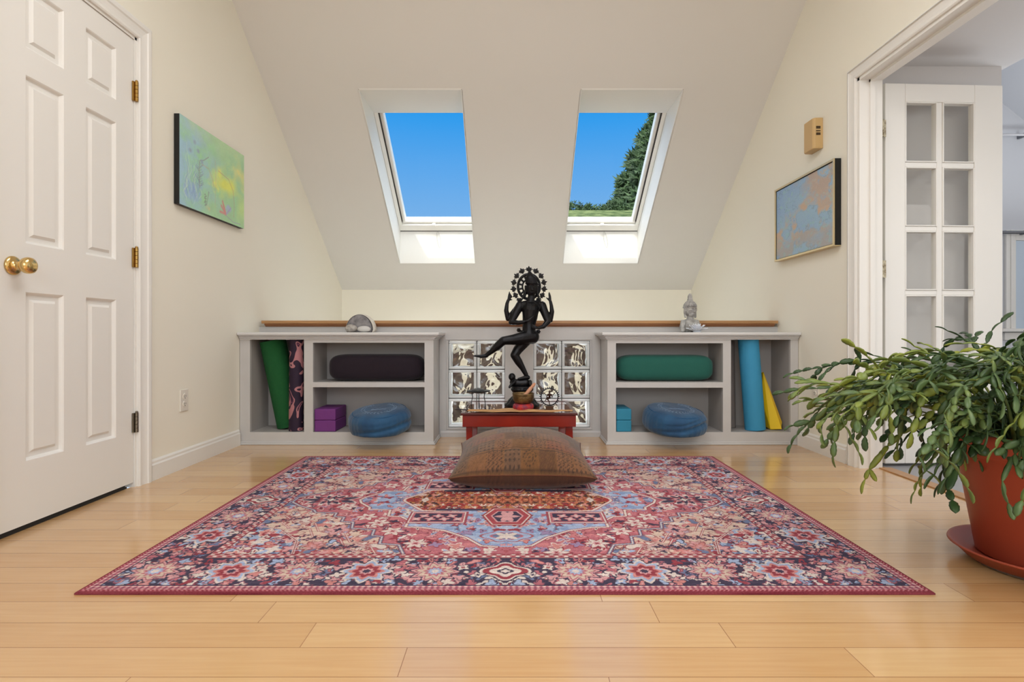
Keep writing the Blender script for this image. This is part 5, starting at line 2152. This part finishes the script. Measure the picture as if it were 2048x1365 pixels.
# right framed picture
PY0, PY1, PZ0, PZ1 = 2.974, 3.648, 1.183, 1.664
XFR = XR - 0.042
rroot = thing('framed_painting', 'abstract blue and tan painting in a thin gold frame on the right wall', 'painting', (XR, 3.31, PZ0))
GOLD = mat('pale_gold_leaf', (222, 202, 158), 0.3, 0.45)
b = B()
fw = 0.011
for (a0, a1, c0, c1) in ((PY0, PY1, PZ0, PZ0 + fw), (PY0, PY1, PZ1 - fw, PZ1), (PY0, PY0 + fw, PZ0 + fw, PZ1 - fw), (PY1 - fw, PY1, PZ0 + fw, PZ1 - fw)):
    b.box(XFR, XFR + 0.006, a0, a1, c0, c1)
b.box(XFR + 0.004, XR - 0.001, PY0 + 0.001, PY1, PZ0, PZ0 + 0.004)
b.obj('gold_face', GOLD, rroot)
b = B()
for (a0, a1, c0, c1) in ((PY0, PY1, PZ0 + 0.0045, PZ0 + 0.010), (PY0, PY1, PZ1 - 0.010, PZ1 - 0.0005), (PY0, PY0 + 0.010, PZ0 + 0.010, PZ1 - 0.010), (PY1 - 0.010, PY1, PZ0 + 0.010, PZ1 - 0.010)):
    b.box(XFR + 0.0065, XR - 0.001, a0 + 0.0005, a1 - 0.0005, c0, c1)
b.box(XR - 0.012, XR - 0.001, PY0 + 0.010, PY1 - 0.010, PZ0 + 0.010, PZ1 - 0.010)
b.obj('frame_box', BLACKF, rroot)
nA, nB = 300, 214
A, Bq = np.meshgrid(np.linspace(0, 1, nA), np.linspace(0, 1, nB), indexing='ij')   # A: 0 near, 1 far
n1, n2, n3 = fbm(A * 3.6 + 2, Bq * 3.2, 21, 5), fbm(A * 6 + 9, Bq * 6, 33, 5), fbm(A * 20, Bq * 20, 39)
c = np.zeros(A.shape + (3,)) + L3((150, 188, 214))
c = blend(c, (A - 0.45) * 1.8 * (Bq > 0) + (Bq - .6) + (n1 - .5) * 2, L3((136, 174, 218)))
lw = 0.62 - Bq + (n1 - 0.5) * 1.6 - 0.25 * np.cos(A * 5)
tanm = ((n2 - 0.47) * 9)
band = np.clip(1.3 - np.abs(Bq - (0.50 - 0.25 * (A - .3))) / .26 + (n1 - .5) * 3, 0, 1)
c = blend(c, tanm * band, L3((206, 176, 148)))
up = np.clip((0.50 - A) * 2.2 + (Bq - .68) * 1.5 + (n1 - .5) * 2, 0, 1) * (Bq > .5)
c = blend(c, up * np.clip((n2 - .44) * 9, 0, 1), L3((190, 168, 152)))
c = blend(c, up * np.clip((n3 - .55) * 6, 0, 1), L3((214, 172, 146)))
dn = np.clip((0.32 - Bq) * 3.4 + (n1 - .5) * 2, 0, 1)
c = blend(c, dn * np.clip((n2 - .40) * 7, 0, 1), L3((174, 172, 170)))
c = blend(c, np.clip((n3 - .60) * 6, 0, 1) * .6, L3((150, 200, 200)))
c = c * 0.86 + 0.12
ol = np.abs((n2 - .47)) < 0.008
c[ol] = c[ol] * 0.8
co = np.stack([np.full_like(A, XFR + 0.008), PY0 + 0.015 + A * (PY1 - PY0 - 0.03), PZ0 + 0.015 + Bq * (PZ1 - PZ0 - 0.03)], -1)
o = grid_mesh('painted_canvas', co[::-1], c[::-1], mat_vc('painted_abstract', 0.6, 0.4, 200, var=0.04), rroot)
md = o.modifiers.new('t', 'SOLIDIFY')
md.thickness = 0.01
md.offset = -1

# tan chime box
CB = mat('tan_plastic', (206, 172, 118), 0.4)
croot = thing('wall_chime', 'tan plastic chime box with dark slots above the framed painting', 'chime box', (XR, 3.205, 1.777))
b = B()
b.prism([(XR, 3.148), (XR - 0.046, 3.150), (XR - 0.056, 3.162), (XR - 0.056, 3.250), (XR - 0.046, 3.262), (XR, 3.264)], 'z', 1.778, 1.957)
b.obj('housing', CB, croot, bev=0.004, seg=3)
b = B()
for z0, z1 in ((1.892, 1.907), (1.877, 1.882), (1.855, 1.869)):
    b.box(XR - 0.040, XR - 0.016, 3.1472, 3.150, z0, z1)
b.obj('slot', mat('slot_dark', (70, 52, 30), 0.7), croot)

# outlets
OUT = mat('outlet_ivory', (232, 226, 214), 0.35)
SLT = mat('outlet_slot', (60, 56, 52), 0.6)


def outlet(label, x, sg, y, z):
    root = thing('wall_outlet', label, 'outlet', (x, y, z - 0.057))
    b = B()
    b.box(min(x, x + sg * 0.006), max(x, x + sg * 0.006), y - 0.035, y + 0.035, z - 0.057, z + 0.057)
    b.obj('cover_plate', OUT, root, bev=0.0025)
    for dz in (-0.0195, 0.0195):
        b = B()
        b.tube([(x + sg * 0.004, y, z + dz), (x + sg * 0.0085, y, z + dz)], 0.0165, 24)
        s_ = b.obj('socket', OUT, root, bev=0.001)
        b = B()
        for dy_ in (-0.0065, 0.0065):
            b.box(min(x + sg * 0.008, x + sg * 0.009), max(x + sg * 0.008, x + sg * 0.009), y + dy_ - 0.0013, y + dy_ + 0.0013, z + dz - 0.002, z + dz + 0.007)
        b.tube([(x + sg * 0.008, y, z + dz - 0.008), (x + sg * 0.009, y, z + dz - 0.008)], 0.0028, 10)
        b.obj('slot', SLT, s_)
    return root


outlet('ivory double outlet low on the left wall past the white door', XL, 1, 2.84, 0.352)
outlet('ivory double outlet low on the right wall beside the bookcase', XR, -1, 3.225, 0.327)

# ------------------------------------------------------------------ potted cactus
PX_, PY_ = 1.572, 1.625
TER = mat('terracotta_plastic', (164, 72, 50), 0.42, var=0.05, vscale=4)
SOIL = mat('dark_soil', (52, 36, 28), 0.95, bump=1.0, bscale=60)
b = B()
b.lathe([(0, 0.018), (0.165, 0.018), (0.172, 0.014), (0.205, 0.046), (0.214, 0.050), (0.212, 0.055), (0.204, 0.053), (0.172, 0.028), (0, 0.026)], (PX_, PY_, 0.0), 64)
sa_ = thing('plant_saucer', 'terracotta coloured saucer under the cactus pot', 'saucer', (PX_, PY_, 0))
b.obj('dish', TER, sa_, smooth=True)
b = B()
b.lathe([(0, 0.001), (0.150, 0.001), (0.158, 0.004), (0.160, 0.018), (0, 0.018)], (PX_, PY_, 0.0), 48)
b.obj('foot_ring', mat('grey_brown_foot', (98, 80, 70), 0.7), sa_, smooth=True)
croot = thing('potted_cactus', 'sprawling green christmas cactus in a large terracotta pot at right', 'potted plant', (PX_, PY_, 0.027))
b = B()
PH = 0.405
b.lathe([(0, 0.029), (0.138, 0.029), (0.145, 0.034), (0.192, 0.330), (0.198, 0.334), (0.203, 0.345), (0.222, PH - 0.02), (0.226, PH - 0.004), (0.222, PH), (0.214, PH), (0.208, PH - 0.012), (0.196, PH - 0.035), (0.19, PH - 0.05), (0.18, 0.33), (0, 0.33)], (PX_, PY_, 0.0), 72)
b.obj('pot', TER, croot, smooth=True)
b = B()
b.lathe([(0, PH - 0.036), (0.10, PH - 0.038), (0.188, PH - 0.045), (0.188, PH - 0.06), (0, PH - 0.06)], (PX_, PY_, 0.0), 48)
b.obj('soil', SOIL, croot, smooth=True)

CACT = mat('cactus_green', (84, 112, 48), 0.42)
n = CACT.node_tree
oi = n.nodes.new('ShaderNodeObjectInfo')
rp = n.nodes.new('ShaderNodeValToRGB')
e0 = rp.color_ramp.elements
e0[0].color = lin((38, 62, 30))
e0[1].color = lin((150, 154, 50))
e0[1].position = 1.0
for p_, c_ in ((0.3, (58, 82, 42)), (0.5, (84, 106, 62)), (0.72, (116, 130, 56))):
    e_ = e0.new(p_)
    e_.color = lin(c_)
nn = n.nodes.new('ShaderNodeTexNoise')
nn.inputs['Scale'].default_value = 14
tcc = n.nodes.new('ShaderNodeTexCoord')
n.links.new(tcc.outputs['Object'], nn.inputs[0])
ad = n.nodes.new('ShaderNodeMath')
ad.operation = 'MULTIPLY_ADD'
ad.inputs[1].default_value = 0.9
n.links.new(nn.outputs[0], ad.inputs[0])
sb_ = n.nodes.new('ShaderNodeMath')
sb_.operation = 'MULTIPLY_ADD'
sb_.inputs[1].default_value = 0.75
sb_.inputs[2].default_value = -0.38
n.links.new(oi.outputs['Random'], sb_.inputs[0])
n.links.new(sb_.outputs[0], ad.inputs[2])
n.links.new(ad.outputs[0], rp.inputs[0])
n.links.new(rp.outputs[0], n.nodes['Principled BSDF'].inputs['Base Color'])
STEMW = mat('woody_stem', (110, 78, 52), 0.7)

SEG_T = [(0.0, 0.18), (0.12, 0.50), (0.30, 0.86), (0.40, 0.80), (0.55, 1.0), (0.68, 0.90), (0.80, 0.86), (0.92, 0.55), (1.0, 0.12)]


def segment(b, p, d, up, ln, wd):
    """one flattened joint with notched edges"""
    d = d.normalized()
    sd = d.cross(up)
    if sd.length < 1e-4:
        sd = d.orthogonal()
    sd.normalize()
    up = sd.cross(d).normalized()
    rows = []
    for t_, w_ in SEG_T:
        c_ = p + d * ln * t_ + up * (0.004 * math.sin(PI * t_))
        r_ = []
        for (a_, h_) in ((-1, 0), (-0.45, 0.22), (0, 0.30), (0.45, 0.22), (1, 0), (0.45, -0.22), (0, -0.30), (-0.45, -0.22)):
            r_.append(b.bm.verts.new(c_ + sd * a_ * wd * w_ / 2 + up * h_ * wd * 0.5 * (0.4 + 0.6 * w_)))
        rows.append(r_)
    for i in range(len(rows) - 1):
        for q in range(8):
            b.bm.faces.new((rows[i][q], rows[i + 1][q], rows[i + 1][(q + 1) % 8], rows[i][(q + 1) % 8]))
    b.bm.faces.new(rows[0])
    b.bm.faces.new(rows[-1])
    return p + d * ln * 0.97


rs = random.Random(21)


def grow(b, p, d, n_, droop, L0, W0, depth=0):
    up = Vector((rs.uniform(-.7, .7), rs.uniform(-.7, .7), 1)).normalized()
    for i in range(n_):
        ln, wd = L0 * rs.uniform(.8, 1.2), W0 * rs.uniform(.8, 1.15)
        p2 = segment(b, p, d, up, ln, wd)
        if p2.z < 0.09:
            return
        if depth < 2 and i > 0 and rs.random() < (0.42 if depth == 0 else 0.28):
            dd = (d + Vector((rs.uniform(-.9, .9), rs.uniform(-.9, .9), rs.uniform(-.5, .6)))).normalized()
            grow(b, p2, dd, rs.randint(1, 3), droop, L0 * .92, W0 * .92, depth + 1)
        d = (d + Vector((rs.uniform(-.22, .22), rs.uniform(-.22, .22), -droop + rs.uniform(-.12, .12)))).normalized()
        up = (up + Vector((rs.uniform(-.5, .5), rs.uniform(-.5, .5), rs.uniform(-.1, .3)))).normalized()
        p = p2


NST = 98
for k in range(NST):
    b = B()
    u_ = k / NST
    if u_ < 0.62:                                  # towards the room
        a = PI + rs.gauss(0, 0.62)
        reach = rs.uniform(0.18, 0.62) if rs.random() < .75 else rs.uniform(0.5, 0.66)
    else:
        a = rs.uniform(0, 2 * PI)
        reach = rs.uniform(0.12, 0.36)
    if math.sin(a) < -0.5 and reach > 0.40:
        reach = 0.40
    zend = rs.uniform(0.26, 0.64) if reach < 0.45 else rs.uniform(0.38, 0.56)
    if k % 4 == 0 and reach < 0.5:
        zend = rs.uniform(0.54, 0.61)
    r0 = rs.uniform(0.0, 0.15)
    P0_ = Vector((PX_ + r0 * math.cos(a), PY_ + r0 * math.sin(a), PH - 0.04))
    P2_ = Vector((PX_ + reach * math.cos(a), PY_ + reach * math.sin(a), zend))
    rm = max(r0 + 0.03, reach * rs.uniform(0.42, 0.68))
    P1_ = Vector((PX_ + rm * math.cos(a + rs.uniform(-.3, .3)), PY_ + rm * math.sin(a + rs.uniform(-.3, .3)), max(PH, zend) + rs.uniform(0.05, 0.20)))
    if zend < 0.40:
        P1_.z += 0.05
    bez = lambda t_: P0_ * (1 - t_) ** 2 + P1_ * 2 * t_ * (1 - t_) + P2_ * t_ * t_
    tot = sum((bez((q + 1) / 20) - bez(q / 20)).length for q in range(20))
    tw = rs.uniform(0.18, 0.34)                     # woody part
    pts = [bez(tw * q / 6) for q in range(7)]
    b.tube(pts, [0.006, 0.0055, 0.005, 0.0045, 0.004, 0.004, 0.0035], 7)
    L0, W0 = rs.uniform(0.042, 0.054), rs.uniform(0.017, 0.026)
    nseg = max(3, int(tot * (1 - tw) / L0))
    up = Vector((rs.uniform(-.8, .8), rs.uniform(-.8, .8), 1)).normalized()
    p = pts[-1]
    for q in range(nseg):
        t1 = tw + (1 - tw) * (q + 1) / nseg
        tgt = bez(t1) + Vector((rs.uniform(-.008, .008), rs.uniform(-.008, .008), rs.uniform(-.008, .008)))
        d = tgt - p
        ln = d.length
        d.normalize()
        up = (up + Vector((rs.uniform(-.6, .6), rs.uniform(-.6, .6), rs.uniform(-.1, .3)))).normalized()
        p = segment(b, p, d, up, ln * 1.03, W0 * rs.uniform(.8, 1.15) * (0.8 if q < 2 else 1))
        for _ in range(2):
            if q > 0 and rs.random() < 0.66:
                dd = (d + Vector((rs.uniform(-1.1, 1.1), rs.uniform(-1.1, 1.1), rs.uniform(-1.0, .35)))).normalized()
                grow(b, p, dd, rs.choice([1, 1, 2, 2, 3, 4]), 0.15, L0 * rs.uniform(.8, 1.05), W0 * rs.uniform(.8, 1.1), 2)
    b.obj('stem', CACT, croot, smooth=True)

# ------------------------------------------------------------------ outside: conifer and hedge
NEED = mat('dark_conifer_green', (58, 82, 40), 0.7, rgb2=(34, 54, 26), vscale=3)
TRK = mat('bark', (80, 62, 46), 0.9)
rt = random.Random(5)
troot_ = thing('conifer_tree', 'tall dark green conifer seen through the right skylight', 'tree', (5.1, 15.5, -3))
b = B()
b.tube([(5.1, 15.5, -3), (5.1, 15.5, 3), (5.1, 15.5, 8.2)], [0.25, 0.18, 0.04], 12)
b.obj('trunk', TRK, troot_)


def tuft(b, c, r, n_=11):
    vs_ = []
    for q in range(n_):
        d = Vector((rt.gauss(0, 1), rt.gauss(0, 1), rt.gauss(0.35, 1))).normalized()
        s_ = d.orthogonal().normalized() * r * 0.16
        t2 = d.cross(s_)
        tip = b.bm.verts.new(c + d * r * rt.uniform(.75, 1.2))
        a0 = [b.bm.verts.new(c + d * r * 0.30 + s_ * math.cos(x) + t2 * math.sin(x)) for x in (0, 2.1, 4.2)]
        b.bm.faces.new(a0)
        for i in range(3):
            b.bm.faces.new((a0[i], a0[(i + 1) % 3], tip))


b = B()
for k in range(5200):
    z = rt.uniform(2.6, 8.6)
    rad = 2.75 * ((8.7 - z) / 5.6) ** 0.85 if z > 3.1 else 2.75
    lob = 0.96 + 0.05 * math.sin(z * 9.2)
    a = rt.uniform(0.75 * PI, 1.8 * PI)
    rr = rad * lob * rt.uniform(0.80, 1.05)
    c_ = Vector((5.1 + rr * math.cos(a), 15.5 + rr * math.sin(a), z + 0.15 * math.sin(a * 5)))
    tuft(b, c_, rt.uniform(0.18, 0.32))
for k in range(260):
    z = 2.0 + 6.4 * k / 260
    rad = 2.45 * ((8.7 - z) / 5.6) ** 0.85 if z > 3.1 else 2.45
    a = k * 2.4
    for f_ in (0.35, 0.7):
        b.ball((5.1 + rad * f_ * math.cos(a), 15.5 + rad * f_ * math.sin(a), z), rad * 0.26 + .1, 8, 6)
b.obj('foliage', NEED, troot_)

hroot = thing('hedge', 'clipped olive green hedge low in the right skylight', 'hedge', (2.85, 10.95, -3))
b = B()
b.box(0.2, 5.5, 10.6, 11.3, -3, 3.115)
b.obj('clipped_top', mat('olive_hedge', (120, 132, 84), 0.85, rgb2=(62, 82, 44), vscale=5, stretch=(1, 1, 6), bump=1, bscale=20), hroot)
b = B()
for k in range(520):
    x_ = rt.uniform(1.10, 3.6)
    top_ = 3.22 + 0.13 * abs(math.sin(x_ * 3.9)) + 0.04 * math.sin(x_ * 13)
    z = rt.uniform(3.05, top_)
    tuft(b, Vector((x_, 10.95 + rt.uniform(-.2, .2), z)), 0.08, 9)
b.obj('shoots', NEED, hroot)

# countable repeats share a group
GROUPS = {'yoga_mat': 'rolled yoga mats in the bookcases', 'yoga_block': 'foam yoga blocks in the bookcases', 'round_cushion': 'round blue velvet cushions in the bookcases',
          'bolster': 'bolsters on the upper shelves', 'wall_outlet': 'outlets low on the side walls', 'pebble': 'pebbles in front of the stone slice', 'bookcase': 'built-in bookcases',
          'curtain_rod': 'rods in the next room'}
for o in bpy.data.objects:
    if o.parent is None and o.name.split('.')[0] in GROUPS:
        o['group'] = GROUPS[o.name.split('.')[0]]
